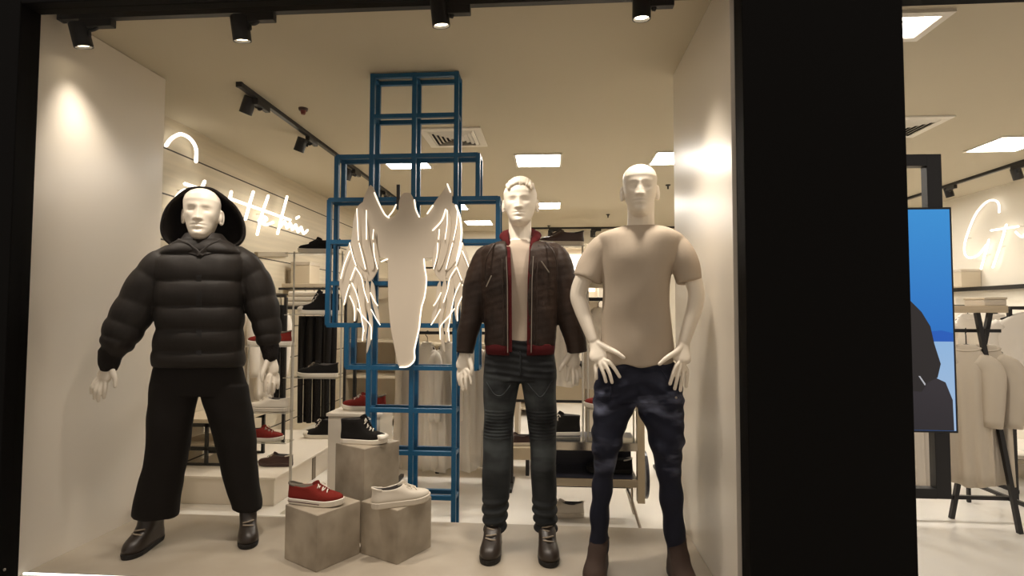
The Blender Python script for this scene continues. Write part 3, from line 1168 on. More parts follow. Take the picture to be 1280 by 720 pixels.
# red ribbed hem, red lining edges and red hood
hm = MB()
open_shell(F2, hm, [(429, 607, 694, 637.5, 661.5, .134, .12), (435, 607, 694, 638, 661, .138, .124), (442, 608.5, 693, 638.5, 660.5, .132, .118)], th=.014)
hm.build('red_hem', m_red, ljo, smooth=True)
for sg, gl in ((-1, (635.4, 637.2, 637.8)), (1, (664.2, 661.8, 660.8))):
    ed = MB()
    sec = []
    for y in np.linspace(308, 440, 30):
        g_ = np.interp(y, [308, 350, 440], gl)
        df = np.interp(y, [303, 311, 322, 345, 385, 440], [.075, .106, .124, .135, .128, .126])
        sec.append([F2.P(g_ + a, y, df + b) for a, b in ((-2.3, -.014), (2.3, -.014), (2.3, .006), (-2.3, .006))])
    ed.rings(sec)
    ed.build('red_lining_edge', m_red, ljo)
    zp = MB()
    sec = []
    for y in np.linspace(312, 441, 30):
        g_ = np.interp(y, [308, 350, 440], gl) + sg * 3.2
        df = np.interp(y, [303, 311, 322, 345, 385, 440], [.08, .112, .13, .142, .136, .134])
        sec.append([F2.P(g_ + a, y, df + b) for a, b in ((-.45, .0), (.45, .0), (.45, .006), (-.45, .006))])
    zp.rings(sec)
    zp.build('zip', m_steel, ljo)
for (a, b) in (((614, 345), (608, 358)), ((677, 327), (686, 340))):
    q0, q1 = F2.P(a[0], a[1], .146), F2.P(b[0], b[1], .14)
    MB().tube([q0, q1], 0.003, 8).build('pocket_zip', m_steel, ljo)
# shoulder seams: raised piping
for pts in ([(619, 304, .10), (611, 316, .134), (607, 330, .135), (606.5, 350, .128)], [(682, 303, .10), (692, 315, .134), (696, 330, .135), (696, 350, .128)], [(627, 306, .105), (628, 340, .148), (629, 390, .144), (630, 430, .14)], [(673, 306, .105), (671.5, 340, .148), (670.5, 390, .144), (670, 430, .14)]):
    MB().tube([F2.P(*q) for q in pts], 0.0032, 8, 6).build('seam', m_leather, ljo, smooth=True)
hd = MB()
for sg in (-1, 1):
    c_ = 650.5
    hd.tube([F2.P(c_ + sg * 13.5, 311, .085), F2.P(c_ + sg * 17, 302, .07), F2.P(c_ + sg * 20, 296, .03), F2.P(c_ + sg * 19, 293, -.03), F2.P(c_ + sg * 10, 291, -.09), F2.P(c_, 290, -.105)], [(.010, .008), (.018, .012), (.026, .017), (.028, .022), (.03, .026), (.03, .026)], 14, 6)
part(ljo, 'red_hood', fuse(hd, 0.0045, 3, lambda v, n: v + n * (fnoise(v, 60, 5) * .003)[:, None]), m_red)

jn = MB()
F2.loft(jn, [(424, 611, 690, .108, .108), (440, 607, 693, .115, .118), (458, 605, 695, .12, .128), (474, 604, 696, .118, .128)], n=36, e=2.5)
F2.loft(jn, [(462, 604.5, 650, .108, .12), (480, 604.5, 649.5, .108, .115), (519, 605, 642.5, .098, .10), (545, 604.5, 640.5, .094, .094, .005), (580, 603, 639, .084, .085, .01), (610, 602.3, 637, .08, .085, .008), (640, 604, 634, .074, .08, .005), (662, 605.5, 631.5, .07, .074, .0)], n=32)
F2.loft(jn, [(462, 650.5, 695.5, .108, .12), (480, 652, 695.7, .108, .115), (519, 658.5, 696, .098, .10), (545, 661.5, 695.5, .094, .094, .005), (580, 663, 695.3, .084, .085, .01), (610, 664.5, 696, .08, .085, .008), (640, 666.5, 696, .074, .08, .005), (662, 668.5, 695.8, .07, .074, .0)], n=32)
zk0, zk1 = F2.P(650, 512, .09)[2], F2.P(650, 553, .09)[2]
zh0, zh1 = F2.P(650, 480, .09)[2], F2.P(650, 444, .09)[2]
zb0, zb1 = F2.P(650, 645, .05)[2], F2.P(650, 668, .05)[2]


def jdisp2(v, n):
    z = v[:, 2]
    front = np.clip((n @ F2.f) * 1.6, 0, 1)
    kn = np.clip((z - zk1) / .02, 0, 1) * np.clip((zk0 - z) / .02, 0, 1)
    rib = kn * front * np.sin(z * 2 * PI / 0.0165) * 0.0042
    hip = np.clip((z - zh0) / .04, 0, 1) * np.sin(z * 2 * PI / .034 + v[:, 0] * 24 + fnoise(v, 20, 2)) * .0018 * front
    low = np.clip((zb0 + .10 - z) / .06, 0, 1) * np.sin(z * 2 * PI / .05 + fnoise(v, 12, 6) * 2) * .006
    bk = fnoise(v * [1, 1, .9], 38, 40) * .003
    return v + n * (rib + hip + low + bk)[:, None]


jeans = part(t2, 'biker_jeans', fuse(jn, 0.0042, 2, jdisp2), m_jean1)
for pts in ([(660, 480, .122), (668, 490, .122), (677, 496, .118), (690, 477, .10)], [(608, 478, .10), (618, 493, .118), (628, 494, .122), (638, 482, .122)]):
    MB().tube([F2.P(*q) for q in pts], 0.0032, 8, 5).build('pocket_seam', m_jean1, jeans, smooth=True)
fly = MB()
fly.tube([F2.P(650, 440, .119), F2.P(650.3, 455, .126), F2.P(650.5, 470, .122)], 0.0035, 8, 4)
fly.build('fly_seam', m_jean1, jeans, smooth=True)
boot(t2, onplat(F2, 620, 674), onplat(F2, 611, 705), F2.P(617.8, 650, .0), m_bootb, shaft=.046, wd=.050)
boot(t2, onplat(F2, 681, 674), onplat(F2, 687, 707), F2.P(682.5, 650, .0), m_bootb, shaft=.046, wd=.050)

# ================================================================== mannequin 3: stone tee, indigo jeans, hands on hips
F3 = Fig(798, 460, 2.70, -7)
t3 = thing('mannequin', 'bald white mannequin with hands on its hips in a stone tee and dark blue jeans', 'mannequin', F3.P(797, 700, 0)[:2].tolist() + [PL])
body = MB()
hc, hR, hk = head(body, F3.P(800.5, 207, 0.0), F3.P(799, 272, 0.015), math.radians(-8), math.radians(-2), wide=1.0)
F3.limb(body, [(801, 245, -0.02, .066), (801, 278, -0.02, .065), (801, 300, -0.02, .08)])
F3.loft(body, [(284, 781, 821, .055, .065), (296, 757, 845, .085, .09), (335, 758, 836, .11, .10), (385, 762, 832, .095, .09), (440, 758, 838, .10, .10), (482, 753, 845, .09, .10)])
F3.limb(body, [(757, 314, 0, .040), (735, 338, .0, .043), (723, 366, .0, .040), (727, 385, .01, .039), (734, 405, .03, .033), (742, 426, .05, .027)])
F3.limb(body, [(843, 314, 0, .040), (861, 338, .01, .041), (870, 364, .03, .038), (868, 384, .03, .037), (862, 405, .04, .032), (855, 428, .05, .027)])
F3.limb(body, [(772, 485, 0, .08), (759, 560, .02, .05), (752, 620, .01, .036), (749, 690, 0, .03)])
F3.limb(body, [(820, 485, 0, .08), (836, 560, .02, .05), (840, 620, .01, .036), (845, 690, 0, .03)])
hand_px(F3, body, (743, 427, .05), (750, 448, .095),
        [[(762, 453, .12), (769, 462, .13), (774.5, 471, .132)], [(757, 457, .122), (762, 467, .132), (765, 478, .134)], [(751, 458, .115), (755, 468, .125), (757.5, 477, .127)], [(744.5, 457, .10), (745, 465, .11), (745.5, 473, .11)]],
        [(761, 436, .10), (771, 441, .135), (779.5, 447, .142)], pr=(.040, .015))
hand_px(F3, body, (855, 429, .05), (851, 450, .095),
        [[(845, 458, .12), (841, 469, .13), (837.5, 480, .132)], [(849, 463, .115), (846, 475, .125), (843.5, 486, .126)], [(854, 465, .10), (852, 477, .108), (850.5, 488, .108)], [(859, 464, .085), (858.5, 474, .09), (857.5, 483, .09)]],
        [(845, 440, .10), (834, 447, .13), (824.5, 455, .14)], pr=(.038, .015))
part(t3, 'body', fuse(body, 0.0038, 2), m_skin)

te = MB()
F3.loft(te, [(283, 778, 824, .062, .075), (289, 758, 844, .085, .095), (298, 746, 856, .108, .105), (320, 750, 848, .130, .118), (345, 754, 838.5, .134, .118), (385, 754, 837.5, .122, .108), (420, 751.5, 839.5, .12, .112), (440, 748, 842, .126, .122), (455, 750, 840, .126, .122)], n=40)
F3.limb(te, [(778, 306, 0, .055), (757, 309, 0, .066, .07), (742, 330, -.005, .072, .072), (734, 349, -.0, .070, .068)], 24, 6, False)
F3.limb(te, [(824, 306, 0, .055), (843, 308, 0, .064, .07), (856, 330, .01, .064, .068), (861.5, 352, .02, .056, .062)], 24, 6, False)
zt0 = F3.P(800, 453, .1)[2]


def tedisp(v, n):
    z = v[:, 2]
    fr = np.clip(n @ F3.f, 0, 1)
    low = np.clip((zt0 + .32 - z) / .3, 0, 1)
    folds = np.sin((v @ F3.r) * 42 + z * 9 + fnoise(v * [1, 1, .4], 9, 3) * 2.2) * .0065 * low
    diag = np.sin((v @ F3.r) * 22 - z * 30 + fnoise(v, 7, 9) * 2) * .0035
    return v + n * (folds + diag * fr + fnoise(v * [1, 1, .6], 26, 12) * .005)[:, None]


tee = part(t3, 'tee_shirt', fuse(te, 0.0052, 8, tedisp), m_tee2)
nk = MB()
ring_pts = F3.ring(285, 777, 826, .068, .078, n=36)
for i, p in enumerate(ring_pts):
    a = 2 * PI * i / 36
    ring_pts[i] = p + np.array([0, 0, -.016 * max(0, math.sin(a))])
nk.tube(ring_pts + ring_pts[:2], 0.008, 10, cap=False)
nk.build('neck_rib', m_tee2, tee, smooth=True)

jn = MB()
F3.loft(jn, [(446, 756, 836, .09, .10), (457, 749, 846, .108, .114), (478, 743.5, 852, .12, .13), (500, 742, 855, .118, .13)], n=36, e=2.5)
F3.loft(jn, [(488, 742, 797, .112, .125), (512, 741.5, 793, .112, .118), (530, 740.5, 784, .108, .11, .01), (548, 738.5, 779, .105, .105, .025), (560, 740, 776, .10, .098, .03), (584, 742.5, 769, .082, .085, .02), (615, 740, 765, .074, .08, .01), (650, 737.5, 761, .068, .074, .0), (689, 737.5, 760, .062, .066, -.005)], n=32)
F3.loft(jn, [(488, 796, 853.5, .112, .125), (512, 797, 855, .112, .118), (530, 805, 855, .108, .11, .01), (548, 811, 855.5, .105, .105, .025), (560, 814, 853.5, .10, .098, .03), (584, 819, 851, .082, .085, .02), (615, 824, 854, .074, .08, .01), (650, 828.5, 855, .068, .074, .0), (689, 833, 856, .062, .066, -.005)], n=32)
zc = F3.P(798, 500, .1)[2]
zkn = F3.P(798, 555, .1)[2]


def jdisp3(v, n):
    z = v[:, 2]
    s = v @ F3.r
    wh = np.exp(-((z - zc) / .10) ** 2) * np.sin(z * 95 + np.abs(s - F3.O @ F3.r) * 60 + fnoise(v, 9, 1) * 1.5) * .0035
    kn = np.exp(-((z - zkn) / .09) ** 2) * np.sin(z * 70 + s * 35 + fnoise(v, 11, 2) * 2.5) * .0045
    lo = np.clip((zkn - .06 - z) / .1, 0, 1) * np.sin(z * 50 + fnoise(v, 10, 4) * 2.5) * .0035
    return v + n * (wh + kn + lo + fnoise(v, 40, 44) * .003)[:, None]


jeans = part(t3, 'slim_jeans', fuse(jn, 0.0046, 2, jdisp3), m_jean2)
for pts in ([(752, 462, .10), (760, 474, .115), (764, 490, .122), (762, 500, .12)], [(826, 462, .118), (836, 476, .118), (846, 486, .10), (853, 490, .07)]):
    MB().tube([F3.P(*q) for q in pts], 0.003, 8, 5).build('pocket_seam', m_jean2, jeans, smooth=True)
MB().ell(F3.P(845, 497, .10), (.006, .004, .006), 10, 6).build('rivet', m_steel, jeans)
boot(t3, onplat(F3, 752, 698), onplat(F3, 741, 733), F3.P(749.5, 672, .0), m_boots, lace=False, shaft=.046, wd=.050)
boot(t3, onplat(F3, 842, 698), onplat(F3, 853, 733), F3.P(845, 672, .0), m_boots, lace=False, shaft=.046, wd=.050)
# ================================================================== BLUE LATTICE
m_blue = mat('blue_painted_steel', (14, 82, 120), 0.45, spec=0.4)
LY, LD, LB = 3.312, 0.112, 0.027
t = thing('steel_lattice', 'tall blue cross-shaped steel lattice standing behind the winged emblem', 'display frame', (-0.86, LY + 0.05, 0))


def lx(px, py=300):
    return at(px, py, LY)[0]


def lz(py, px=515):
    return at(px, py, LY)[2]


XL, XM, XR = lx(463.5), lx(516.5), lx(569.5)
SL, SR = lx(420), lx(597)
WL, WR = lx(411.5), lx(622.5)
BL, BR = lx(436), lx(597)
Z0, ZT = 0.0, 2.822
zs_, zw = lz(195), lz(249)
z302, z354, z407, z460, z513, z565, z620 = [lz(v) for v in (302, 354, 407, 460, 513, 566, 621)]
z145 = lz(145)
for dep, nm in ((0.0, 'front'), (LD, 'back')):
    y = LY + dep
    for x, a, b in ((XL, Z0, ZT), (XM, z460, ZT), (XM, Z0, z513), (XM, z513, z460), (XR, Z0, ZT), (SL, zw, zs_), (SR, zw, zs_), (WL, z407, zw), (WR, z407, zw), (BL, z460, z407), (BR, z460, z407)):
        if x == XM and a == z513:
            continue
        if x == XM and a == z460:
            a = z513
        MB().bar((x, y, a), (x, y, b), LB).build('upright', m_blue, t)
    for z, a, b in ((ZT - .014, XL, XR), (z145, XL, XR), (zs_, SL, SR), (zw, WL, WR), (z302, WL, WR), (z354, WL, WR), (z407, WL, WR), (z460, BL, BR), (z513, XL, XR), (z565, XL, XR), (z620, XL, XR)):
        MB().bar((a, y + .0005, z), (b, y + .0005, z), LB * .94).build('crossbar', m_blue, t)
for x, z in ((XL, ZT - .014), (XM, ZT - .014), (XR, ZT - .014), (XL, z145), (XR, z145), (SL, zs_), (SR, zs_), (WL, zw), (WR, zw), (WL, z407), (WR, z407), (BL, z460), (BR, z460), (XL, z513), (XR, z513), (XL, z565), (XR, z565), (XL, z620), (XR, z620)):
    MB().bar((x, LY, z), (x, LY + LD, z), LB * .9).build('spacer', m_blue, t)

# ================================================================== WINGED EMBLEM with light tubes
m_embl = mat('matt_white_board', (205, 193, 176), 0.6)
m_tube = emit('cool_light_tube', (255, 246, 232), 1.25)
EY = 3.262
t = thing('winged_emblem', 'white winged cut-out emblem edged with glowing tubes hung on the blue lattice', 'emblem', at(508, 460, EY))


def E_(x, y, d=0.0):
    return at(x, y, EY - d)


def plate(name, px, parent, d=0.0, th=0.014, m=None):
    P = [E_(x, y, d) for x, y in px]
    return MB().prism(P, (0, th, 0)).build(name, m or m_embl, parent, bevel=0.002)


def curve2(px, n=4):
    return [tuple(p) for p in catmull(np.array(px, float), n)]


body_px = curve2([(498, 262), (499, 250), (503, 242), (508, 240.5), (513, 242), (517, 250), (519, 262)], 3) + curve2([(524, 271), (530, 272), (536, 264), (545, 250), (553, 240), (560, 229), (563, 233), (565, 246), (563, 262), (557, 272), (549, 283), (545, 292), (546, 310), (545, 322)], 3) + curve2([(537, 323), (530, 323), (529, 332), (533, 345), (533, 358), (531, 370), (527, 382), (525, 396), (525, 408), (522, 422), (518, 436), (518, 448), (513, 456), (505, 459), (498, 457), (494, 440), (489, 415), (486, 388), (485, 360), (485, 340), (484, 324)], 3) + curve2([(477, 322), (472, 318), (472, 300), (470, 290), (462, 282), (456, 268), (453, 256), (456, 244), (463, 231), (470, 243), (476, 258), (482, 270), (488, 272), (494, 269)], 3)
body_e = plate('emblem_body', body_px, t)
FEATH = [
    # hanging feathers of the left wing, each an outline
    [(446, 260), (442, 274), (440, 294), (442, 318), (450, 333), (458, 338), (455, 318), (449, 300), (447, 280)],
    [(457, 262), (453, 278), (453, 300), (458, 322), (465, 338), (468, 330), (463, 308), (460, 286)],
    [(466, 286), (464, 300), (466, 318), (471, 334), (474, 326), (471, 306)],
    [(437, 302), (430, 322), (424, 350), (426, 368), (431, 381), (435, 366), (438, 348), (444, 334), (441, 316)],
    [(444, 333), (438, 350), (437, 368), (441, 386), (444, 402), (447, 386), (446, 362), (450, 346)],
    [(451, 340), (447, 358), (449, 380), (453, 404), (455, 428), (459, 408), (456, 382), (456, 356)],
    [(458, 344), (456, 364), (458, 384), (461, 400), (459, 424), (458, 442), (464, 424), (466, 404), (463, 380), (462, 360)],
    [(464, 350), (463, 366), (467, 386), (474, 405), (474, 394), (470, 376), (468, 358)],
]


def mir(px):
    return [(506.5 + (506.5 - x) * (1.03 if y > 290 else 1.08), y) for x, y in px]


LINES = [
    [(446, 261), (447, 280), (448, 300)], [(449, 304), (453, 320), (457, 336)],
    [(458, 263), (458, 280), (458, 299)], [(467, 287), (466, 299)], [(467, 304), (468, 320), (472, 336)],
    [(437, 304), (441, 320), (445, 332)], [(437, 314), (430, 332), (426, 348)], [(444, 334), (438, 350)], [(445, 335), (452, 347), (455, 362), (460, 378)],
    [(437, 356), (433, 368), (430, 381)], [(440, 354), (446, 368), (450, 386), (453, 404), (455, 414)], [(437, 370), (443, 384), (443, 401)], [(447, 386), (454, 396), (461, 404), (464, 410), (464, 424)],
    [(463, 366), (468, 376), (472, 382)], [(464, 387), (470, 398), (475, 406)], [(454, 412), (453, 426)],
]
WING = [(462, 246), (454, 252), (447, 258), (442, 272), (440, 290), (438, 304), (431, 322), (426, 344), (432, 352), (440, 346), (447, 350), (455, 348), (462, 352), (470, 342), (474, 328), (472, 304), (470, 286), (466, 262)]
for side in (0, 1):
    plate('wing', curve2(mir(WING) if side else WING, 3), t, d=-.003, th=.008)
MB().tube([E_(x, y, 0.02) for x, y in ((570, 257), (575, 272), (577, 290), (575, 308), (571, 326))], 0.0062, 8, 4).build('light_tube', m_tube, t, smooth=True)
for k, fx in enumerate(FEATH):
    for side in (0, 1):
        q = mir(fx) if side else fx
        plate('feather', curve2(q + [q[0]], 3)[:-1], t, d=0.004 + 0.0025 * (k % 3), th=0.008)
for ln in LINES:
    for side in (0, 1):
        q = mir(ln) if side else ln
        MB().tube([E_(x, y, 0.019) for x, y in q], 0.0032, 7, 4 if len(q) > 2 else 0).build('light_tube', m_tube, t, smooth=True)
for ln in ([(468, 241), (474, 255), (481, 268), (486, 272)], [(486, 270), (491, 264), (495, 256)], [(518, 250), (520, 262), (524, 271)], [(534, 267), (541, 257)], [(559, 230), (563, 240)], [(557, 262), (552, 276), (541, 288)], [(530, 324), (531, 335), (533, 350), (531, 370), (527, 384), (525, 400), (524, 410), (521, 424), (518, 438), (518, 450), (510, 458), (500, 459)], [(484, 324), (477, 327)]):
    MB().tube([E_(x, y, 0.006) for x, y in ln], 0.0045, 7, 4 if len(ln) > 2 else 0).build('light_tube', m_tube, t, smooth=True)
for x, y in ((508, 302), (508, 407), (508, 354), (463, 249), (560, 249)):
    p = E_(x, y, -0.014)
    MB().cyl(p, (p[0], LY - LB / 2 + .001, p[2]), 0.008, 10).build('standoff', m_steel, t)
for x in (498, 560):
    MB().bar(E_(x, 231, -.016), E_(x, 262, -.016), 0.02, 0.014).build('hanging_strap', m_dark, t)

# ================================================================== CONCRETE PLINTHS
m_conc = mat('polished_concrete', (176, 164, 146), 0.55, var=0.95, scale=6, rgb2=(132, 121, 105), bump=0.06, bscale=40)


def plinth(fx, fy, ang, s, h, z0, label, m=m_conc):
    """fx, fy: the front corner; ang: direction of the edge that runs to the right"""
    a = math.radians(ang)
    e1 = np.array([math.cos(a), math.sin(a)]) * s
    e2 = np.array([-math.sin(a), math.cos(a)]) * s
    f = np.array([fx, fy])
    c = f + e1 / 2 + e2 / 2
    P = [(*(f), z0), (*(f + e1), z0), (*(f + e1 + e2), z0), (*(f + e2), z0)]
    t = thing('concrete_plinth', label, 'plinth', (*c, z0), group='concrete plinths on the platform')
    MB().prism(P, (0, 0, h)).build('block', m, t, bevel=0.004)
    return c


CA = plinth(-1.097, 2.587, 59, 0.255, 0.262, PL, 'low concrete cube plinth under the red sneaker')
CB = plinth(-0.744, 2.694, 62, 0.250, 0.258, PL, 'low concrete cube plinth under the white shoe')
CC = plinth(-0.987, 2.915, 58, 0.245, 0.492, PL, 'tall concrete plinth under the black high-top, behind the two cubes')

# ================================================================== SHOES
m_rub = mat('white_rubber', (232, 224, 210), 0.5)
m_redc = mat('red_canvas', (118, 34, 26), 0.85, bump=0.3, bscale=200, spec=0.2)
m_blkc = mat('black_canvas', (22, 19, 17), 0.85, bump=0.3, bscale=200, spec=0.2)
m_whl = mat('off_white_leather', (214, 204, 188), 0.45)
m_brn = mat('dark_brown_leather', (58, 34, 27), 0.4)
m_lng = mat('shoe_lining_grey', (96, 88, 76), 0.9)
m_lnd = mat('shoe_lining_dark', (34, 28, 25), 0.9)
m_lacew = mat('white_lace', (226, 218, 205), 0.8)
m_stripe = mat('sole_stripe', (70, 38, 34), 0.6)


def sneaker(name, label, pos, deg, L, up_m, high=False, laces=m_lacew, lining=m_lng, sole_m=m_rub, stripe=None, toecap=False, group=None, collar=None):
    """local: +x from heel to toe, heel at the origin, z up from the ground"""
    t = thing(name, label, 'shoe', pos, math.radians(deg), group, world=False)
    s = L / 0.30
    W = 0.049

    def outline(z, u0, u1, ws, zt=0.0, n=16, zf=None):
        pts = []
        tt = np.linspace(0, PI, n)
        for sg in (1, -1):
            for a in (tt if sg == 1 else tt[::-1][1:-1]):
                u = (1 - math.cos(a)) / 2
                hw = W * (0.70 + 0.34 * max(0, min(1, (u - 0.2) / 0.45)))
                hw *= math.sqrt(max(0, 1 - (1 - u / 0.15) ** 2)) if u < 0.15 else 1
                hw *= math.sqrt(max(0, 1 - ((u - 0.72) / 0.28) ** 2)) if u > 0.72 else 1
                x = (u0 + (u1 - u0) * u) * 0.30
                zz = z + zt * (u - 0.5) + (zf(u) if zf else 0)
                spring = 0.010 * max(0, (x - 0.20) / 0.10) ** 2
                pts.append(np.array([x, sg * hw * ws - 0.006 * u * u * 0, zz + spring]) * s)
        return pts
    so = MB().rings([outline(0.0, 0.01, .985, .94), outline(.006, 0, .995, 1.0), outline(.026, -.006, 1.005, 1.04), outline(.030, -.004, 1.0, 1.0)])
    sole = so.build('sole', sole_m, t, smooth=False, local=True, bevel=0.002)
    if stripe:
        st = MB()
        o_ = outline(.014, -.004, 1.0, 1.035)
        n_ = len(o_)
        half = [o_[i] for i in range(2, 10)]
        for sg in (1, -1):
            st.tube([np.array([p[0], p[1] * sg * 1.0, p[2]]) for p in half], .0022 * s, 6)
        st.build('sole_stripe', stripe, sole, local=True)
    if high:
        lv = [(.026, .0, .985, .98, 0), (.042, .0, .975, .97, 0), (.054, .0, .93, .93, 0), (.064, .005, .85, .88, 0), (.074, .01, .74, .82, 0), (.086, .012, .65, .79, 0), (.105, .012, .585, .77, 0), (.125, .008, .54, .76, .004), (.146, .0, .50, .76, .006)]
    else:
        lv = [(.026, .0, .985, .98, 0), (.040, .0, .975, .97, 0), (.050, .0, .93, .93, 0), (.058, .004, .86, .88, 0), (.065, .006, .76, .81, .0), (.074, .008, .67, .76, .0), (.082, .008, .59, .71, .002), (.088, .006, .53, .67, .003)]
    dip = (lambda k: (lambda u: k * ((2 * u - 1) ** 2 - .35)))
    ks = [0, 0, 0, 0, 0, .25, .6, 1.0] if not high else [0] * 9
    rg = [outline(z, a, b, w_, zt, zf=dip(.016 * kk)) for (z, a, b, w_, zt), kk in zip(lv, ks)]
    zd = dip(.016) if not high else None
    z, a, b, w_, zt = lv[-1]
    rg.append(outline(z + .003, a + .006, b - .006, w_ * .93, zt, zf=zd))
    upm = MB().rings(rg + [outline(z - .004, a + .014, b - .02, w_ * .84, zt, zf=zd)], closed=False)
    upm.f.append(tuple(range(len(rg[0])))[::-1])
    up = upm.build('upper', up_m, t, smooth=True, local=True)
    MB().rings([outline(z - .001, a + .013, b - .018, w_ * .86, zt, zf=zd), outline(z - .02, a + .03, b - .03, w_ * .78, zt, zf=zd), outline(z - .045, a + .05, b - .02, w_ * .7, 0)]).build('lining', lining, up, local=True)
    if not high:
        cb = outline(z + .002, a + .004, b - .004, w_ * .95, zt, zf=zd)
        m_ = len(cb) // 2
        seq = cb[-(m_ // 2 - 2):] + cb[:m_ // 2]
        MB().tube(seq, .0048 * s, 8).build('collar_padding', collar or lining, up, smooth=True, local=True)
    # tongue
    ztop = z + (.022 if high else .020)
    fx_ = (b - .03) * .30
    tg = MB().tube([np.array([.215 if not high else .2, 0, .058]) * s, np.array([fx_ + .012, 0, z - .006]) * s, np.array([fx_ - .004, 0, ztop]) * s], [(.022 * s, .004 * s), (.023 * s, .0045 * s), (.021 * s, .0045 * s)], 14, 4)
    tg.build('tongue', up_m, up, smooth=True, local=True)
    if laces:
        lc = MB()
        z0 = [q for q in lv if q[1] >= 0]
        prof = np.array([[q[2] * .30, q[0]] for q in lv])[::-1]
        xs = np.linspace(.205 if high else .215, (b + .015) * .30, 7 if high else 5)
        for i, x in enumerate(xs):
            zz = np.interp(x, prof[:, 0], prof[:, 1]) + .0045
            sg = 1 if i % 2 else -1
            hw = .021
            lc.tube([np.array([x - .006 * sg, -hw, zz - .006]) * s, np.array([x, 0, zz + .003]) * s, np.array([x + .006 * sg, hw, zz - .006]) * s], .0034 * s, 6, 4)
        zz = np.interp(xs[-1], prof[:, 0], prof[:, 1]) + .006
        for sg in (1, -1):
            lc.tube([np.array([xs[-1], 0, zz]) * s, np.array([xs[-1] + .010, sg * .02, zz + .010]) * s, np.array([xs[-1] + .022, sg * .030, zz - .004]) * s, np.array([xs[-1] + .012, sg * .014, zz]) * s], .0024 * s, 6, 4)
        lc.build('laces', laces, up, smooth=True, local=True)
    if high:
        pp = MB()
        for sg in (1, -1):
            pp.tube([np.array([.150, sg * .036, .034]) * s, np.array([.155, sg * .037, .06]) * s, np.array([.158, sg * .034, .09]) * s], .0022 * s, 6, 3)
        pp.build('side_stripe', sole_m, up, local=True)
    if toecap:
        rc = [outline(.026, .70, 1.0, 1.0), outline(.040, .71, .992, .985), outline(.050, .72, .95, .93), outline(.056, .74, .90, .8)]
        MB().rings(rc).build('toe_cap', sole_m, up, smooth=True, local=True)
    return t


def on(px, py, z):
    d_ = ray(px, py)
    return CAM + d_ * ((z - CAMZ) / d_[2])


ztA, ztB, ztC = PL + .2625, PL + .2585, PL + .4925
p = on(361, 627, ztA)
sneaker('sneaker', 'red canvas sneaker with white laces on the front left concrete cube', (p[0], p[1], ztA), -7, 0.297, m_redc, stripe=m_stripe, group='sneakers on the concrete plinths')
p = on(464, 636, ztB)
sneaker('leather_shoe', 'plain off-white leather shoe on the front right concrete cube', (p[0], p[1], ztB), 32, 0.30, m_whl, laces=m_whl, lining=m_lnd, sole_m=m_whl, group='sneakers on the concrete plinths', collar=m_whl)
p = on(426, 553, ztC)
sneaker('high_top_sneaker', 'black high-top sneaker with white toe cap on the tall concrete plinth', (p[0], p[1], ztC), -2, 0.268, m_blkc, high=True, toecap=True, lining=m_lnd, group='sneakers on the concrete plinths')

# --- low white bench and white column behind the platform
m_whb = mat('white_lacquer', (226, 216, 200), 0.35)
t = thing('display_bench', 'low white display bench running back along the left side', 'bench', (-2.35, 4.6, 0))
MB().box(-2.75, -1.95, 3.86, 5.4, 0.0, 0.18).build('body', m_whb, t, bevel=0.004)
MB().box(-2.765, -1.935, 3.845, 5.415, 0.18, 0.20).build('top_board', m_whb, t, bevel=0.004)
MB().box(-1.952, -1.944, 4.48, 4.54, 0.0, 0.18).build('leg_panel', mat('grey_reveal', (120, 108, 92), 0.6), t)
p = at(452, 512, 3.66)
t = thing('display_column', 'white column plinth under the rear red sneaker', 'plinth', (p[0], 3.66, 0))
MB().box(p[0] - .17, p[0] + .17, 3.52, 3.80, 0, p[2] - .02).build('block', m_whb, t, bevel=0.004)
MB().box(p[0] - .18, p[0] + .18, 3.51, 3.81, p[2] - .02, p[2]).build('top_board', m_whb, t, bevel=0.003)
q = at(480, 512, 3.62)
sneaker('sneaker', 'red canvas sneaker on the white column behind the blue lattice', (q[0], 3.66, p[2] + .0005), 180, 0.297, m_redc, group='sneakers behind the platform')

# --- clear acrylic shoe stands
m_acr = clear('clear_acrylic', (244, 244, 240), 0.05)
m_acre = mat('acrylic_edge', (196, 190, 178), 0.15, spec=0.8)


def shoe_stand(label, x0, x1, y0, y1, zs, zbase, group='clear shoe stands'):
    t = thing('shoe_stand', label, 'shoe stand', ((x0 + x1) / 2, (y0 + y1) / 2, zbase), group=group)
    for x in (x0 + .012, x1 - .012):
        MB().cyl((x, y1 - .012, zbase), (x, y1 - .012, max(zs) + .02), .006, 10).build('rod', m_acre, t)
    MB().box(x0, x1, y0, y1, zbase, zbase + .008).build('foot_plate', m_acr, t)
    for z in zs:
        sh = MB().box(x0, x1, y0, y1, z - .006, z - .0005).build('shelf', m_acr, t)
        MB().box(x0, x1, y0 - .002, y0, z - .0055, z - .001).build('front_edge', m_acre, sh)
    return t


YA = 3.77
zA = [at(395, b, YA)[2] for b in (317, 393, 471)]
xa0, xa1 = at(362, 400, YA)[0], at(424, 400, YA)[0]
shoe_stand('clear shoe stand left of the blue lattice holding three black shoes', xa0 - .01, xa1 + .01, YA - .06, YA + .06, zA, 0.0)
G = 'shoes on the left clear stands'
hx = xa1 - .002
sneaker('sneaker', 'black low sneaker with white sole at the top of the left stand', (hx, YA, zA[0]), 180, 0.30, m_blkc, lining=m_lnd, laces=None, group=G)
sneaker('high_top_sneaker', 'black high-top sneaker with white rubber sole in the middle of the left stand', (hx, YA, zA[1]), 180, 0.29, m_blkc, high=True, toecap=True, lining=m_lnd, group=G)
sneaker('sneaker', 'black low sneaker with pale sole below the high-top on the left stand', (hx, YA, zA[2]), 180, 0.29, m_blkc, lining=m_lnd, laces=m_lace, group=G)
YB = 3.60
zB = [at(340, b, YB)[2] for b in (432, 514, 551)]
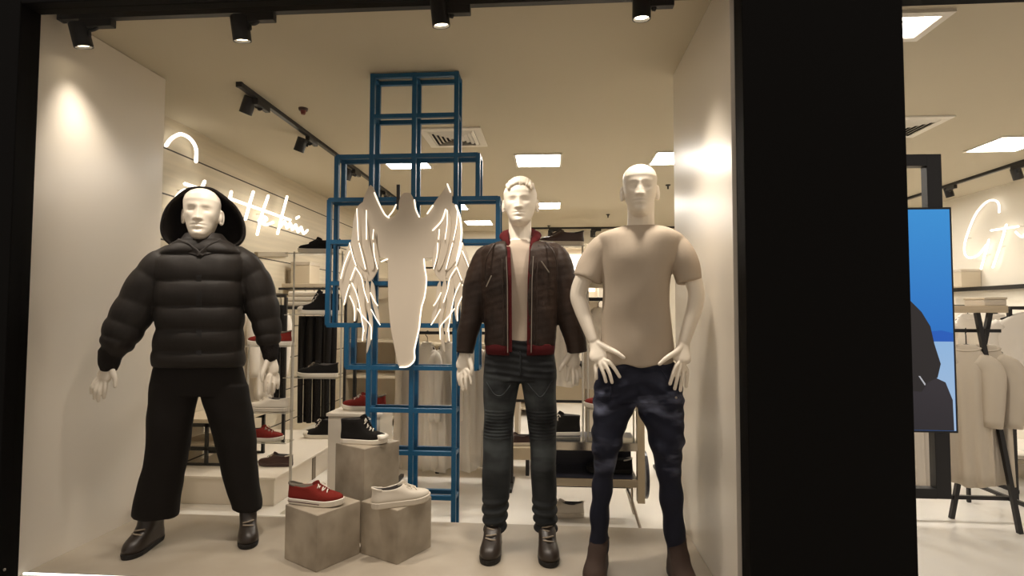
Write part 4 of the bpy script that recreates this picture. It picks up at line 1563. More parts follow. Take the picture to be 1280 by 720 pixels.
xb0, xb1 = at(303, 480, YB)[0], at(364, 480, YB)[0]
shoe_stand('clear shoe stand beside the hooded mannequin holding red, white and dark shoes', xb0, xb1, YB - .06, YB + .06, zB, 0.0)
sneaker('sneaker', 'red sneaker half hidden behind the puffer sleeve', (xb1 - .005, YB, zB[0]), 180, 0.30, m_redc, group=G)
sneaker('leather_shoe', 'off-white leather shoe below the right hand of the hooded mannequin', (xb1 - .008, YB, zB[1]), 180, 0.28, m_whl, laces=m_whl, lining=m_lnd, sole_m=m_whl, group=G, collar=m_whl)
sneaker('sneaker', 'red sneaker pointing right beside the wide trouser leg', (xb0 + .02, YB, zB[2]), 0, 0.27, m_redc, laces=m_lace, lining=m_lnd, group=G)
sneaker('leather_shoe', 'dark brown shoe low beside the wide trouser leg', (-1.955, 4.15, .2005), 180, 0.27, m_brn, sole_m=m_brn, laces=m_lacew, lining=m_lnd, group=G, collar=m_lacew)
sneaker('high_top_sneaker', 'black high-top sneaker with white sole on the low white bench', (-1.965, 5.1, .2005), 180, 0.34, m_blkc, high=True, toecap=True, lining=m_lnd)

# --- right stands
YC = 3.66
xc0, xc1 = at(672, 300, YC)[0], at(731, 300, YC)[0]
zC = [at(700, b, YC)[2] for b in (308,)]
t4x0, t4x1 = at(733, 420, YC)[0], at(795, 420, YC)[0]
zD = [at(760, b, YC)[2] for b in (351, 510)]
# navy shelf table with polished edges
m_navy = mat('navy_lacquer', (44, 44, 54), 0.3)
m_chr = mat('polished_edge', (205, 196, 180), 0.12, 1.0)
nx0, nx1 = at(676, 580, 3.6)[0], at(797, 580, 3.6)[0]
zt_, zm_, zl_ = at(740, 553, 3.6)[2], at(740, 598, 3.6)[2], at(740, 628, 3.6)[2]
t = thing('shelf_table', 'dark navy two-tier shelf table with polished edges behind the two right mannequins', 'table', ((nx0 + nx1) / 2, 3.75, 0))
for z, nm in ((zt_, 'top_board'), (zm_, 'shelf')):
    s_ = MB().box(nx0, nx1, 3.602, 3.92, z - .05, z).build(nm, m_navy, t)
    MB().box(nx0, nx1, 3.594, 3.602, z - .05, z).build('polished_edge', m_chr, s_)
MB().box(nx0, nx1, 3.90, 3.92, zl_, zt_ - .05).build('back_panel', m_navy, t)
MB().box(nx1 - .0, nx1 + .045, 3.60, 3.66, zl_, at(800, 500, 3.6)[2]).build('post', mat('beige_post', (176, 160, 134), 0.5), t)
MB().cyl((nx1 + .055, 3.75, zl_ + .14), (nx1 + .075, 3.75, zl_ + .14), .15, 28).build('end_disc', m_navy, t)
for a in (nx0 + .04, nx1 - .03):
    for b in (3.64, 3.88):
        MB().bar((a, b, zl_ - .0), (a + (.05 if a > .4 else -.05), b + (-.03 if b < 3.7 else .03), 0), .014).build('leg', m_steel, t)
    MB().bar((a, 3.64, zl_ + .005), (a, 3.88, zl_ + .005), .014).build('leg_rail', m_steel, t)
    MB().bar((a, 3.91, zl_ - .002), (a, 3.91, zm_ - .05), .014).build('leg_rail', m_steel, t)
    for b in (3.64, 3.88):
        MB().bar((a, b, zl_), (a, b, zm_ - .05), .012).build('leg_rail', m_steel, t)
shoe_stand('tall clear shoe stand behind the leather-jacket mannequin', xc0, xc1, YC - .06, YC + .06, zC, zt_ + .0005)
shoe_stand('clear shoe stand behind the bald mannequin', t4x0, t4x1, YC - .06, YC + .06, zD, zt_ + .0005)
G = 'shoes behind the two right mannequins'
sneaker('ankle_sneaker', 'dark brown shoe above the shoulder of the leather jacket', (xc1 - .005, YC, zC[0]), 180, 0.30, m_brn, lining=m_lnd, laces=None, sole_m=m_whl, group=G)
sneaker('sneaker', 'red sneaker seen through the bent arm of the bald mannequin', (t4x1 - .005, YC, zD[0]), 180, 0.27, m_redc, group=G)
sneaker('sneaker', 'red sneaker with its toe beside the hand of the bald mannequin', (t4x1 - .035, YC, zD[1]), 180, 0.30, m_redc, group=G)
q = at(726, 552, 3.74)
sneaker('high_top_sneaker', 'black high-top sneaker on top of the navy shelf table', (q[0], 3.80, zt_ + .0005), 180, 0.27, m_blkc, high=True, lining=m_lnd, group=G)
q = at(792, 598, 3.7)
sneaker('leather_shoe', 'black shoe with white collar on the lower tier of the navy table', (q[0], 3.74, zm_ + .0005), 180, 0.30, m_blkc, sole_m=m_sole, laces=m_lacew, lining=m_lnd, group=G, collar=m_lacew)
sneaker('leather_shoe', 'off-white shoe on the floor under the navy shelf table', (on(730, 645, 0)[0], 3.83, .0005), 180, 0.30, m_whl, sole_m=m_whl, laces=m_whl, lining=m_lnd, group=G, collar=m_whl)
# ================================================================== RACKS AND CLOTHES
m_cw = mat('white_cotton', (232, 224, 212), 0.9, bump=0.1, bscale=40, spec=0.2)
m_cb = mat('beige_cotton', (196, 184, 166), 0.9, bump=0.1, bscale=40, spec=0.2)
m_cg = mat('pale_grey_cotton', (208, 198, 184), 0.9, bump=0.1, bscale=40, spec=0.2)
m_ck = mat('black_cotton', (24, 21, 19), 0.9, bump=0.1, bscale=40, spec=0.2)
m_hang = mat('hanger_dark', (38, 32, 28), 0.5)


def rack(name, label, x0, x1, y, z, feet=True, depth=0.34, base=0.06, group=None, mid=None):
    t = thing(name, label, 'clothes rack', ((x0 + x1) / 2, y, 0), group=group)
    MB().bar((x0, y, z), (x1, y, z), 0.024).build('rail', m_dark, t)
    for x in (x0, x1):
        MB().bar((x, y, 0.0), (x, y, z - .012), 0.024).build('post', m_dark, t)
        MB().bar((x, y - depth / 2, .014), (x, y + depth / 2, .014), 0.026).build('foot', m_dark, t)
    if mid:
        MB().bar((x0, y, mid), (x1, y, mid), 0.022).build('lower_rail', m_dark, t)
    return t


def hanger(t, w, zr):
    """local: hook over a rail at height zr above the garment origin"""
    hk = MB()
    pts = [np.array([.0, 0, -.0]), np.array([0, 0, zr - .035]), np.array([0, -.018, zr - .012]), np.array([0, 0, zr + .016]), np.array([0, .016, zr + .004]), np.array([0, .018, zr - .012])]
    hk.tube(pts, 0.0032, 6, 4)
    hk.tube([(-w * .45, 0, -.05), (0, 0, -.002), (w * .45, 0, -.05)], .007, 8, 4)
    hk.build('hanger', m_hang, t, smooth=True, local=True)


def garment(name, label, x, y, ztop, length, width, m, zrail, deg=0, sleeves=None, flare=1.0, thick=.05, seed=0, group=None, cat='shirt', neck=True, folds=.010):
    """a shirt or dress hanging from a rail; origin at the neck point"""
    t = thing(name, label, cat, (x, y, ztop), math.radians(deg), group, world=False)
    rr = random.Random(seed)
    ph = [rr.uniform(0, 6.28) for _ in range(4)]
    n = 56
    rg = []
    hs = width / 2
    zz = [0.0, -.012, -.03, -.055, -.09, -.14, -.22] + list(np.linspace(-.32, -length, 8))
    for z in zz:
        k = min(1, (-z) / .10)
        hw = .045 + (hs - .045) * k ** .75 if -z < .10 else hs * (1 + (flare - 1) * ((-z - .1) / max(.01, length - .1)))
        th = thick * (.55 + .45 * min(1, -z / .15))
        amp = folds * min(1, max(0, (-z - .08) / .25))
        r = []
        for a in np.linspace(0, 2 * PI, n, endpoint=False):
            ct, st = math.cos(a), math.sin(a)
            xx = hw * math.copysign(abs(ct) ** .75, ct)
            w_ = math.sin(xx * 34 / max(.6, width * 2) * 1.4 + ph[0] + z * 1.2) + .6 * math.sin(xx * 61 + ph[1] - z * 2)
            yy = th * math.copysign(abs(st) ** .7, st) + amp * w_ * (1 if st < 0 else .7)
            r.append((xx, yy, z + (.012 * math.sin(xx * 20 + ph[2]) * amp / .01 if z == zz[-1] else 0)))
        rg.append(r)
    b = MB().rings(rg).build('garment_body', m, t, smooth=True, local=True)
    if sleeves:
        sl, drop = sleeves
        for sg in (-1, 1):
            p0 = np.array([sg * (hs - .06), 0, -.10])
            p1 = np.array([sg * (hs + .015), -.005, -.16])
            p2 = np.array([sg * (hs + drop), -.01, -.10 - sl])
            MB().tube([p0, p1, (p1 + p2) / 2 + [sg * .008, -.008, 0], p2], [(.055, .035), (.066, .036), (.058, .034), (.05, .03)], 14, 4, False).build('sleeve', m, t, smooth=True, local=True)
    if neck:
        MB().tube([(.075 * math.cos(a), thick * .55 * math.sin(a) - .004, -.022 - .02 * max(0, -math.sin(a))) for a in np.linspace(0, 2 * PI, 20)], .006, 6, cap=False).build('collar', m, t, smooth=True, local=True)
    hanger(t, width * .8, zrail - ztop)
    return t


def hung_trousers(label, x, y, ztop, length, width, m, zrail, deg=0, group=None, seed=0):
    t = thing('trousers', label, 'trousers', (x, y, ztop), math.radians(deg), group, world=False)
    for sg in (-1, 1):
        MB().tube([(sg * width * .22, 0, 0), (sg * width * .25, 0, -.2), (sg * width * .26, .004, -length * .6), (sg * width * .25, 0, -length)], [(width * .27, .035), (width * .25, .04), (width * .21, .032), (width * .2, .03)], 18, 5, False).build('trouser_leg', m, t, smooth=True, local=True)
    MB().tube([(0, 0, .008), (0, 0, -.035)], [(width * .5, .034), (width * .5, .036)], 22, 0, False).build('waistband', m, t, smooth=True, local=True)
    hanger(t, width * .8, zrail - ztop)
    return t


# --- middle rack behind the lattice: long white garments
ym = 4.45
zr = at(540, 416, ym)[2]
rack('clothes_rack', 'black clothes rack of long white garments behind the blue lattice', at(497, 500, ym)[0], at(640, 500, ym)[0], ym, zr, mid=None)
G = 'long white garments on the middle rack'
for k, (px, wpx, m, lab) in enumerate(((508, 30, m_cg, 'long pale garment leftmost on the rack behind the lattice'), (534, 44, m_cw, 'long white garment with dark hanger hook right of the emblem tail'), (560, 40, m_cw, 'long white garment behind the right post of the blue lattice'), (590, 40, m_cw, 'long white garment beside the left hand of the leather-jacket mannequin'), (616, 36, m_cg, 'long pale garment half hidden by the left jean leg'))):
    x = at(px, 430, ym)[0]
    garment('hanging_dress', lab, x, ym, zr - .075, .98, wpx / 700 * ym, m, zr, deg=(50, -46, 52, 48, -50)[k], flare=1.15, thick=.05, seed=20 + k, group=G, cat='dress', sleeves=(.5, .02) if k in (1, 2, 3) else None, folds=.02)
t = thing('display_bench', 'low beige bench board under the middle clothes rack', 'bench', (at(560, 590, 4.9)[0], 4.85, 0))
bx0, bx1 = at(425, 590, 4.7)[0], at(668, 590, 4.7)[0]
MB().box(bx0, bx1, 4.7, 5.05, .14, .24).build('board', mat('beige_board', (190, 174, 148), 0.5), t, bevel=.004)
for x in (bx0 + .06, (bx0 + bx1) / 2, bx1 - .06):
    MB().box(x - .015, x + .015, 4.74, 5.0, 0, .14).build('leg', m_dark, t)
q = at(662, 590, 4.78)
sneaker('leather_shoe', 'dark red leather shoe between the legs of the leather-jacket mannequin', (q[0] + .02, 4.80, .2405), 180, 0.28, m_brn, lining=m_lnd, laces=None, group=None)

# --- wall units far behind: pale cupboards with hanging rails
m_unit = mat('pale_taupe_panel', (198, 184, 160), 0.6)
m_unit2 = mat('grey_taupe_panel', (150, 138, 118), 0.6)


def wall_unit(label, x0, x1, y, z1, shelves, m=m_unit, depth=.42, rail=True):
    t = thing('wall_unit', label, 'shelving', ((x0 + x1) / 2, y + depth / 2, 0))
    MB().box(x0, x1, y + depth - .02, y + depth, 0, z1).build('back_panel', m, t)
    for x in (x0, x1 - .03):
        MB().box(x, x + .03, y, y + depth - .02, 0, z1).build('side_panel', m_unit2, t)
    for z in shelves:
        MB().box(x0 + .03, x1 - .03, y + .02, y + depth - .02, z - .03, z).build('shelf', m, t)
    if rail:
        MB().bar((x0 + .03, y + .18, z1 - .12), (x1 - .03, y + .18, z1 - .12), .022).build('rail', m_dark, t)
    return t


wall_unit('pale wall unit with shelves far behind the blue lattice', at(430, 400, 6.6)[0], at(505, 400, 6.6)[0], 6.6, at(470, 345, 6.6)[2], [.12, at(470, 470, 6.6)[2], at(470, 425, 6.6)[2]])
wall_unit('wide pale wall unit behind the leather-jacket mannequin and lattice', at(508, 400, 7.4)[0], at(690, 400, 7.4)[0], 7.4, at(600, 322, 7.4)[2], [.12, .5, at(600, 430, 7.4)[2]])
yb = 5.2
t = thing('cabinet', 'beige cabinet with dark base between the two right mannequins', 'cabinet', (at(714, 485, yb)[0], yb + .2, 0))
cx0, cx1 = at(640, 485, yb)[0], at(745, 485, yb)[0]
ct, cb_ = at(700, 471, yb)[2], at(700, 500, yb)[2]
MB().box(cx0, cx1, yb, yb + .45, cb_, ct).build('body', m_unit, t, bevel=.004)
MB().box(cx0 + .02, cx1 - .02, yb + .03, yb + .45, cb_ - .03, cb_).build('dark_base', m_dark, t)
for x in (cx0 + .04, cx1 - .04):
    MB().box(x - .02, x + .02, yb + .06, yb + .42, 0, cb_ - .03).build('leg', m_whb, t)
t = thing('clothes_rack', 'dark upright rail stand left of the hand of the bald mannequin', 'clothes rack', (at(734, 470, 4.9)[0], 4.9, 0))
rx = at(734, 470, 4.9)[0]
rz = at(700, 374, 4.9)[2]
MB().bar((rx, 4.9, 0), (rx, 4.9, rz), .036).build('post', m_unit2, t)
MB().bar((rx - .5, 4.9, rz), (rx + .62, 4.9, rz), .03).build('rail', m_dark, t)
MB().bar((rx + .6, 4.9, 0), (rx + .6, 4.9, rz), .03).build('post', m_unit2, t)
MB().box(rx - .5, rx + .62, 4.82, 5.0, rz + .10, rz + .16).build('top_shelf', m_unit, t)
for x in (rx, rx + .6):
    MB().bar((x, 4.9, rz), (x, 4.9, rz + .10), .03).build('post', m_unit2, t)
    MB().bar((x, 4.7, .012), (x, 5.1, .012), .024).build('foot', m_dark, t)
G = 'pale shirts on the rail behind the bald mannequin'
for k, (px, lab, m) in enumerate(((705, 'white shirt hanging right of the leather jacket sleeve', m_cw), (748, 'pale grey shirt seen through the bent arm of the bald mannequin', m_cg))):
    x = at(px, 400, 4.9)[0]
    garment('hanging_shirt', lab, x, 4.9, rz - .07, .68, .30, m, rz, deg=38 + 4 * k, seed=50 + k, sleeves=(.26, .01), group=G)
t = thing('folded_jeans', 'dark folded trousers lying on the beige cabinet', 'trousers', (at(708, 470, 5.4)[0], 5.38, ct))
fj = MB()
fx0, fx1 = at(690, 465, 5.3)[0], at(733, 465, 5.3)[0]
for i in range(3):
    fj = MB().box(fx0 + .01 * i, fx1 - .006 * i, 5.25, 5.55, ct + .0005 + i * .04, ct + .038 + i * .04)
    fj.build('fold', m_navy if i == 1 else m_ck, t, bevel=.012)

# a lit white showcase far behind, right of the leather jacket
t = thing('lit_showcase', 'bright white lit showcase far behind the leather jacket sleeve', 'showcase', (at(722, 330, 8.2)[0], 8.3, 0))
sx0, sx1 = at(690, 330, 8.2)[0], at(752, 330, 8.2)[0]
sz0, sz1 = at(720, 372, 8.2)[2], at(720, 309, 8.2)[2]
MB().box(sx0, sx1, 8.5, 8.53, 0, sz1).build('back_panel', m_whb, t)
for x in (sx0, sx1 - .04):
    MB().box(x, x + .04, 8.2, 8.5, 0, sz1).build('side_panel', m_whb, t)
MB().box(sx0, sx1, 8.2, 8.53, sz1, sz1 + .05).build('top_board', m_unit, t)
MB().box(sx0 + .04, sx1 - .04, 8.22, 8.5, sz0 - .05, sz0).build('shelf', m_whb, t)
MB().box(sx0 + .08, sx1 - .08, 8.46, 8.495, sz0 + .1, sz1 - .08).build('light_box', emit('showcase_light', (255, 248, 236), 2.2), t)

# --- left rack: black trousers, white jacket and tops
yl = 5.75
zr = at(372, 361, yl)[2]
xl0, xl1 = at(334, 400, yl)[0], at(432, 400, yl)[0]
rack('clothes_rack', 'black clothes rack of dark trousers left of the blue lattice', xl0, xl1, yl, zr, mid=None)
t = thing('wall_shelf', 'pale shelf board over the left clothes rack', 'shelf', ((xl0 + xl1) / 2, yl + .25, zr + .03))
MB().box(xl0 - .05, xl1 + .05, yl + .06, yl + .40, zr + .02, zr + .06).build('board', m_unit, t, bevel=.003)
for x in (xl0, xl1):
    MB().bar((x, yl + .3, 0), (x, yl + .3, zr + .02), .03).build('post', m_dark, t)
G = 'black trousers on the left rack'
zt = at(390, 396, yl)[2]
for k, px in enumerate((381, 392, 403, 414)):
    x = at(px, 400, yl)[0]
    hung_trousers(['black trousers leftmost in the row under the high-top sneaker stand', 'black trousers second from the left in the row beside the blue lattice', 'black trousers third in the row beside the blue lattice', 'black trousers rightmost in the row, touching the blue lattice edge'][k], x, yl, zt, at(390, 396, yl)[2] - at(390, 528, yl)[2], .13, m_ck, zr, deg=52, group=G, seed=k)
x = at(377, 380, yl - .0)[0]
t = thing('folded_shirt', 'white folded top lying over the shelf of the left rack', 'shirt', (at(376, 385, yl - .3)[0], yl - .28, 1.3))
wx0, wx1 = at(357, 375, yl - .2)[0], at(398, 375, yl - .2)[0]
wz0, wz1 = at(376, 383, yl - .2)[2], at(376, 364, yl - .2)[2]
t.location = ((wx0 + wx1) / 2, yl - .2, wz0)
t['_o'] = list(t.location)
for i in range(3):
    a, b = wz0 + (wz1 - wz0) * i / 3, wz0 + (wz1 - wz0) * (i + .96) / 3
    MB().box(wx0 + .012 * i, wx1 - .008 * i, yl - .21, yl + .02, a, b).build('fold', m_cw, t, bevel=.014)
t2_ = thing('wall_shelf', 'dark bracket shelf under the white folded top on the left rack', 'shelf', ((wx0 + wx1) / 2, yl - .1, wz0 - .03))
MB().box(wx0 - .05, wx1 + .05, yl - .24, yl - .016, wz0 - .03, wz0 - .0005).build('board', m_dark, t2_)
for x in (wx0, wx1):
    MB().bar((x, yl - .02, 0), (x, yl - .02, wz0 - .03), .02).build('post', m_dark, t2_)
# white jacket and two dark tops near the right hand of the hooded figure
yj = 4.9
zj = at(322, 370, yj)[2]
xj0, xj1 = at(293, 400, yj)[0], at(357, 400, yj)[0]
rack('clothes_rack', 'black clothes rack behind the right sleeve of the puffer jacket', xj0, xj1, yj, zj)
G = 'white jackets behind the puffer sleeve'
for k, (px, lab, m) in enumerate(((318, 'long white jacket seen between the puffer sleeve and body', m_cw), (337, 'white jacket beside the right hand of the hooded mannequin', m_cw))):
    x = at(px, 400, yj)[0]
    garment('hanging_jacket', lab, x, yj, zj - .07, .86, .26, m, zj, deg=56, seed=80 + k, sleeves=(.55, .0), group=G, cat='jacket', folds=.014)
hung_trousers('black trousers at the right end of the rack behind the puffer sleeve', at(351, 400, yj)[0], yj, zj - .09, .95, .10, m_ck, zj, deg=10)
t = thing('picture_board', 'white board standing on the shelf of the left rack', 'board', (at(350, 352, yl + .2)[0], yl + .2, zr + .0605))
b0, b1 = at(333, 340, yl + .2)[0], at(366, 340, yl + .2)[0]
MB().box(b0, b1, yl + .19, yl + .21, zr + .0605, zr + .0605 + .15).build('panel', m_cw, t, bevel=.002)
MB().cyl(((b0 + b1) / 2 - .02, yl + .189, zr + .12), ((b0 + b1) / 2 - .02, yl + .186, zr + .12), .02, 14).build('dark_mark', m_dark, t)
t = thing('storage_box', 'pale square box on the shelf beside the blue lattice', 'box', (at(390, 350, yl + .2)[0], yl + .22, zr + .0605))
b0, b1 = at(369, 340, yl + .2)[0], at(392, 340, yl + .2)[0]
MB().box(b0, b1, yl + .1, yl + .36, zr + .0605, zr + .0605 + .2).build('box', m_unit, t, bevel=.004)
MB().box(b0 - .004, b1 + .004, yl + .096, yl + .364, zr + .0605 + .2, zr + .0605 + .235).build('lid', m_cb, t, bevel=.003)
t = thing('wall_lamp_bar', 'slim grey bar fixed to the plank wall above the left rack', 'shelf', at_x(338, 318, -2.9))
a, b = at_x(320, 318, -2.88), at_x(358, 318, -2.88)
MB().bar(a, b, .04, .05).build('bar', m_unit2, t, bevel=.004)
MB().bar(a + [-.02, .05, 0], b + [-.02, -.05, 0], .03, .02).build('wall_plate', m_unit2, t)

# black side table between the trouser legs of the hooded figure
yk = 4.1
x0, x1 = at(215, 560, yk)[0], at(296, 560, yk)[0]
zt1, zt2, zt3 = at(250, 524, yk)[2], at(250, 556, yk)[2], at(250, 579, yk)[2]
t = thing('side_table', 'black framed table with pale shelves seen between the wide trouser legs', 'table', ((x0 + x1) / 2, yk + .2, .2))
MB().box(x0, x1, yk, yk + .42, zt1 - .03, zt1).build('top_board', m_unit, t, bevel=.003)
MB().box(x0, x1, yk + .02, yk + .40, zt2 - .02, zt2).build('shelf', m_unit, t)
for z in (zt1 - .045, zt2 - .03, zt3 - .015):
    for y in (yk + .012, yk + .408):
        MB().bar((x0, y, z), (x1, y, z), .022, .026).build('frame_rail', m_dark, t)
for x in (x0 + .012, at(257, 560, yk)[0], x1 - .012):
    for y in (yk + .012, yk + .408):
        MB().bar((x, y, .2005), (x, y, zt1 - .03), .022).build('leg', m_dark, t)

# ================================================================== RIGHT PANE: screen, racks
SY = 2.70
t = thing('screen_stand', 'tall black frame standing behind the blue screen by the pillar', 'display stand', (1.5, SY + .06, 0))
fx0, fx1, fz0, fz1 = 1.20, 1.815, .517, 2.11
MB().box(fx0, fx0 + .062, SY + .03, SY + .075, fz0, fz1).build('side_bar', m_dark, t, bevel=.002)
MB().box(fx1 - .066, fx1, SY + .03, SY + .075, fz0, fz1).build('side_bar', m_dark, t, bevel=.002)
MB().box(fx0 + .062, fx1 - .066, SY + .03, SY + .075, fz1 - .055, fz1).build('top_bar', m_dark, t)
MB().box(fx0 + .062, fx1 - .066, SY + .03, SY + .075, fz0, fz0 + .045).build('bottom_bar', m_dark, t)
MB().box(fx0 + .01, fx0 + .05, SY + .035, SY + .07, 0.012, fz0).build('foot_post', m_dark, t)
MB().box(fx0 - .12, fx0 + .20, SY - .16, SY + .30, 0, .012).build('foot_plate', m_dark, t)
for z in (1.2, 1.5):
    MB().box(fx0 + .062, fx1 - .066, SY + .034, SY + .06, z, z + .05).build('mount_bar', m_dark, t)

t = thing('screen', 'upright blue screen showing a seated figure in a dark hoodie', 'screen', (1.53, SY, .824))
x0, x1, z0, z1 = 1.235, 1.832, .822, 1.853
MB().box(x0, x1, SY, SY + .03, z0, z1).build('housing', m_dark, t, bevel=.003)


def screen_mat(name, c0, c1, zlo, zhi, st):
    """a picture area on the lit screen running from c0 at zlo to c1 at zhi"""
    m = bpy.data.materials.new(name)
    m.use_nodes = True
    nt = m.node_tree
    b = nt.nodes['Principled BSDF']
    tc = nt.nodes.new('ShaderNodeTexCoord')
    sx = nt.nodes.new('ShaderNodeSeparateXYZ')
    nt.links.new(tc.outputs['Object'], sx.inputs[0])
    mr = nt.nodes.new('ShaderNodeMapRange')
    mr.inputs['From Min'].default_value = zlo
    mr.inputs['From Max'].default_value = zhi
    nt.links.new(sx.outputs[2], mr.inputs['Value'])
    mx = nt.nodes.new('ShaderNodeMix')
    mx.data_type = 'RGBA'
    mx.inputs[6].default_value = lin(c0)
    mx.inputs[7].default_value = lin(c1)
    nt.links.new(mr.outputs[0], mx.inputs[0])
    nt.links.new(mx.outputs[2], b.inputs['Emission Color'])
    b.inputs['Base Color'].default_value = (.01, .01, .01, 1)
    b.inputs['Emission Strength'].default_value = st
    b.inputs['Roughness'].default_value = .3
    return m


def S_(x, y):
    return at(x, y, SY - .002)


zh = S_(1180, 427)[2]
zsk = S_(1180, 413)[2]
bz = .010
pic = MB().prism([(x0 + bz, SY - .001, z0 + bz), (x1 - bz, SY - .001, z0 + bz), (x1 - bz, SY - .001, z1 - bz), (x0 + bz, SY - .001, z1 - bz)], (0, .0009, 0)).build('picture', screen_mat('screen_sky', (30, 118, 205), (52, 150, 222), zsk - .824, z1 - .824, .85), t)
xb = x1 - bz - .001
MB().prism([(x0 + bz + .001, SY - .0014, zh), (xb, SY - .0014, zh), (xb, SY - .0014, zsk - .012), (xb - .05, SY - .0014, zsk), (xb - .16, SY - .0014, zsk - .012), (x0 + bz + .001, SY - .0014, zsk - .02)], (0, .0004, 0)).build('picture_hills', screen_mat('screen_hills', (20, 90, 190), (22, 98, 196), 0, 1, .85), pic)
MB().prism([(x0 + bz + .001, SY - .0014, z0 + bz + .001), (xb, SY - .0014, z0 + bz + .001), (xb, SY - .0014, zh), (x0 + bz + .001, SY - .0014, zh)], (0, .0004, 0)).build('picture_ground', screen_mat('screen_ground', (170, 196, 226), (150, 190, 232), 0, .4, .85), pic)
m_sj = screen_mat('screen_jacket', (30, 27, 30), (38, 33, 33), 0, .8, .8)
m_st = screen_mat('screen_trousers', (36, 33, 40), (50, 45, 52), 0, .3, .8)
m_sk = screen_mat('screen_skin', (190, 140, 115), (200, 150, 125), 0, .5, .8)


def flat(name, px, m, lay):
    P = [S_(*q) for q in px]
    P = [(min(max(p[0], x0 + bz + .001), xb), SY - .0014 - .0004 * lay, max(p[2], z0 + bz + .001)) for p in P]
    return MB().prism(P, (0, .0004, 0)).build(name, m, pic)


flat('picture_trousers', [(1060, 560), (1060, 490), (1095, 470), (1130, 480), (1165, 470), (1182, 478), (1191, 500), (1193, 541), (1120, 541)], m_st, 1)
flat('picture_jacket', [(1050, 500), (1060, 440), (1075, 390), (1098, 368), (1115, 362), (1130, 366), (1138, 376), (1152, 390), (1163, 408), (1168, 430), (1176, 455), (1172, 472), (1160, 478), (1152, 490), (1135, 488), (1128, 505), (1100, 500)], m_sj, 2)
flat('picture_head', [(1096, 365), (1094, 345), (1100, 330), (1113, 328), (1122, 338), (1122, 356), (1116, 366)], m_sk, 3)
flat('picture_hair', [(1094, 345), (1097, 330), (1108, 323), (1120, 328), (1126, 345), (1130, 368), (1122, 372), (1119, 345)], m_sj, 4)
flat('picture_hand', [(1128, 482), (1134, 484), (1139, 491), (1135, 502), (1131, 510), (1127, 500)], m_sk, 4)
flat('picture_cuff', [(1148, 470), (1150, 470), (1157, 480), (1156, 482)], screen_mat('screen_cuff', (190, 190, 195), (190, 190, 195), 0, 1, .8), 4)

# --- black trestle rack with wooden top
ya = 3.86
t = thing('trestle_rack', 'black trestle clothes rack with crossed legs and wooden top right of the screen', 'clothes rack', (2.6, ya, 0))
p0, p1 = on(1275, 667, 0.0), at(1221, 391, ya - .02)
MB().bar(p0 + [0, 0, .0], p1, .026).build('leg', m_dark, t)
p2 = at(1237, 391, ya + .05)
p3 = at(1200, 590, ya + .12)
p3 = p2 + (p3 - p2) * (p2[2] / (p2[2] - p3[2]))
p3[2] = 0
MB().bar(p3, p2, .026).build('leg', m_dark, t)
xa0 = at(1040, 382, ya)[0]
dx = xa0 - p1[0]
for a, b in ((p0, p1), (p3, p2)):
    MB().bar(a + np.array([dx + .1, 0, 0]), b + np.array([dx + .1, 0, 0]), .026).build('leg', m_dark, t)
MB().box(xa0, at(1245, 384, ya)[0], ya - .10, ya + .14, p1[2], p1[2] + .045).build('wooden_top', mat('pale_oak', (190, 172, 144), 0.55, var=.5, scale=6, stretch=(1, 8, 8), rgb2=(168, 150, 122)), t, bevel=.003)
za = at(1225, 413.5, ya)[2]
MB().bar((xa0, ya + .02, za), (at(1253, 413, ya)[0], ya + .02, za), .022).build('rail', m_dark, t)
zb = at(1225, 622, 4.0)[2]
MB().bar((xa0, 4.0, zb), (at(1262, 622, 4.0)[0], 4.0, zb), .024).build('lower_rail', m_dark, t)
MB().bar((at(1262, 622, 4.0)[0], ya - .06, zb), (at(1262, 622, 4.0)[0], 4.4, zb), .022).build('lower_rail', m_dark, t)
MB().bar((at(1211, 622, 4.35)[0], 4.35, 0), (at(1211, 622, 4.35)[0], 4.35, zb), .02).build('leg', m_dark, t)
MB().bar((at(1211, 622, 4.35)[0], 4.35, zb), (at(1262, 622, 4.0)[0], 4.4, zb), .02).build('lower_rail', m_dark, t)
t = thing('storage_box', 'pale wooden box on the trestle rack top', 'box', (at(1228, 375, ya)[0], ya, p1[2] + .0455))
MB().box(at(1219, 375, ya)[0], at(1246, 375, ya)[0], ya - .08, ya + .1, p1[2] + .0455, p1[2] + .085).build('box', m_cb, t, bevel=.004)
MB().box(at(1219, 375, ya)[0] - .003, at(1246, 375, ya)[0] + .003, ya - .083, ya + .103, p1[2] + .085, p1[2] + .10).build('lid', m_unit, t, bevel=.003)
G = 'beige dresses on the trestle rack'
yg = ya + .02
for k, (px, lab) in enumerate(((1208, 'long beige dress nearest the screen on the trestle rack'), (1232, 'long beige dress under the crossed legs of the trestle rack'))):
    garment('hanging_dress', lab, at(px, 440, yg)[0], yg, za - .09, .90, .22, m_cb, za, deg=-40, flare=1.15, thick=.035, seed=100 + k, sleeves=(.42, .01), group=G, cat='dress', folds=.014)
for k, (px, lab) in enumerate(((1150, 'pale dress seen inside the lower part of the screen frame'), (1120, 'pale dress partly behind the pillar and screen frame'))):
    garment('hanging_dress', lab, at(px, 440, 3.9)[0], yg, za - .09, .94, .24, m_cg, za, deg=-36, flare=1.1, thick=.035, seed=110 + k, group=G, cat='dress', folds=.014)
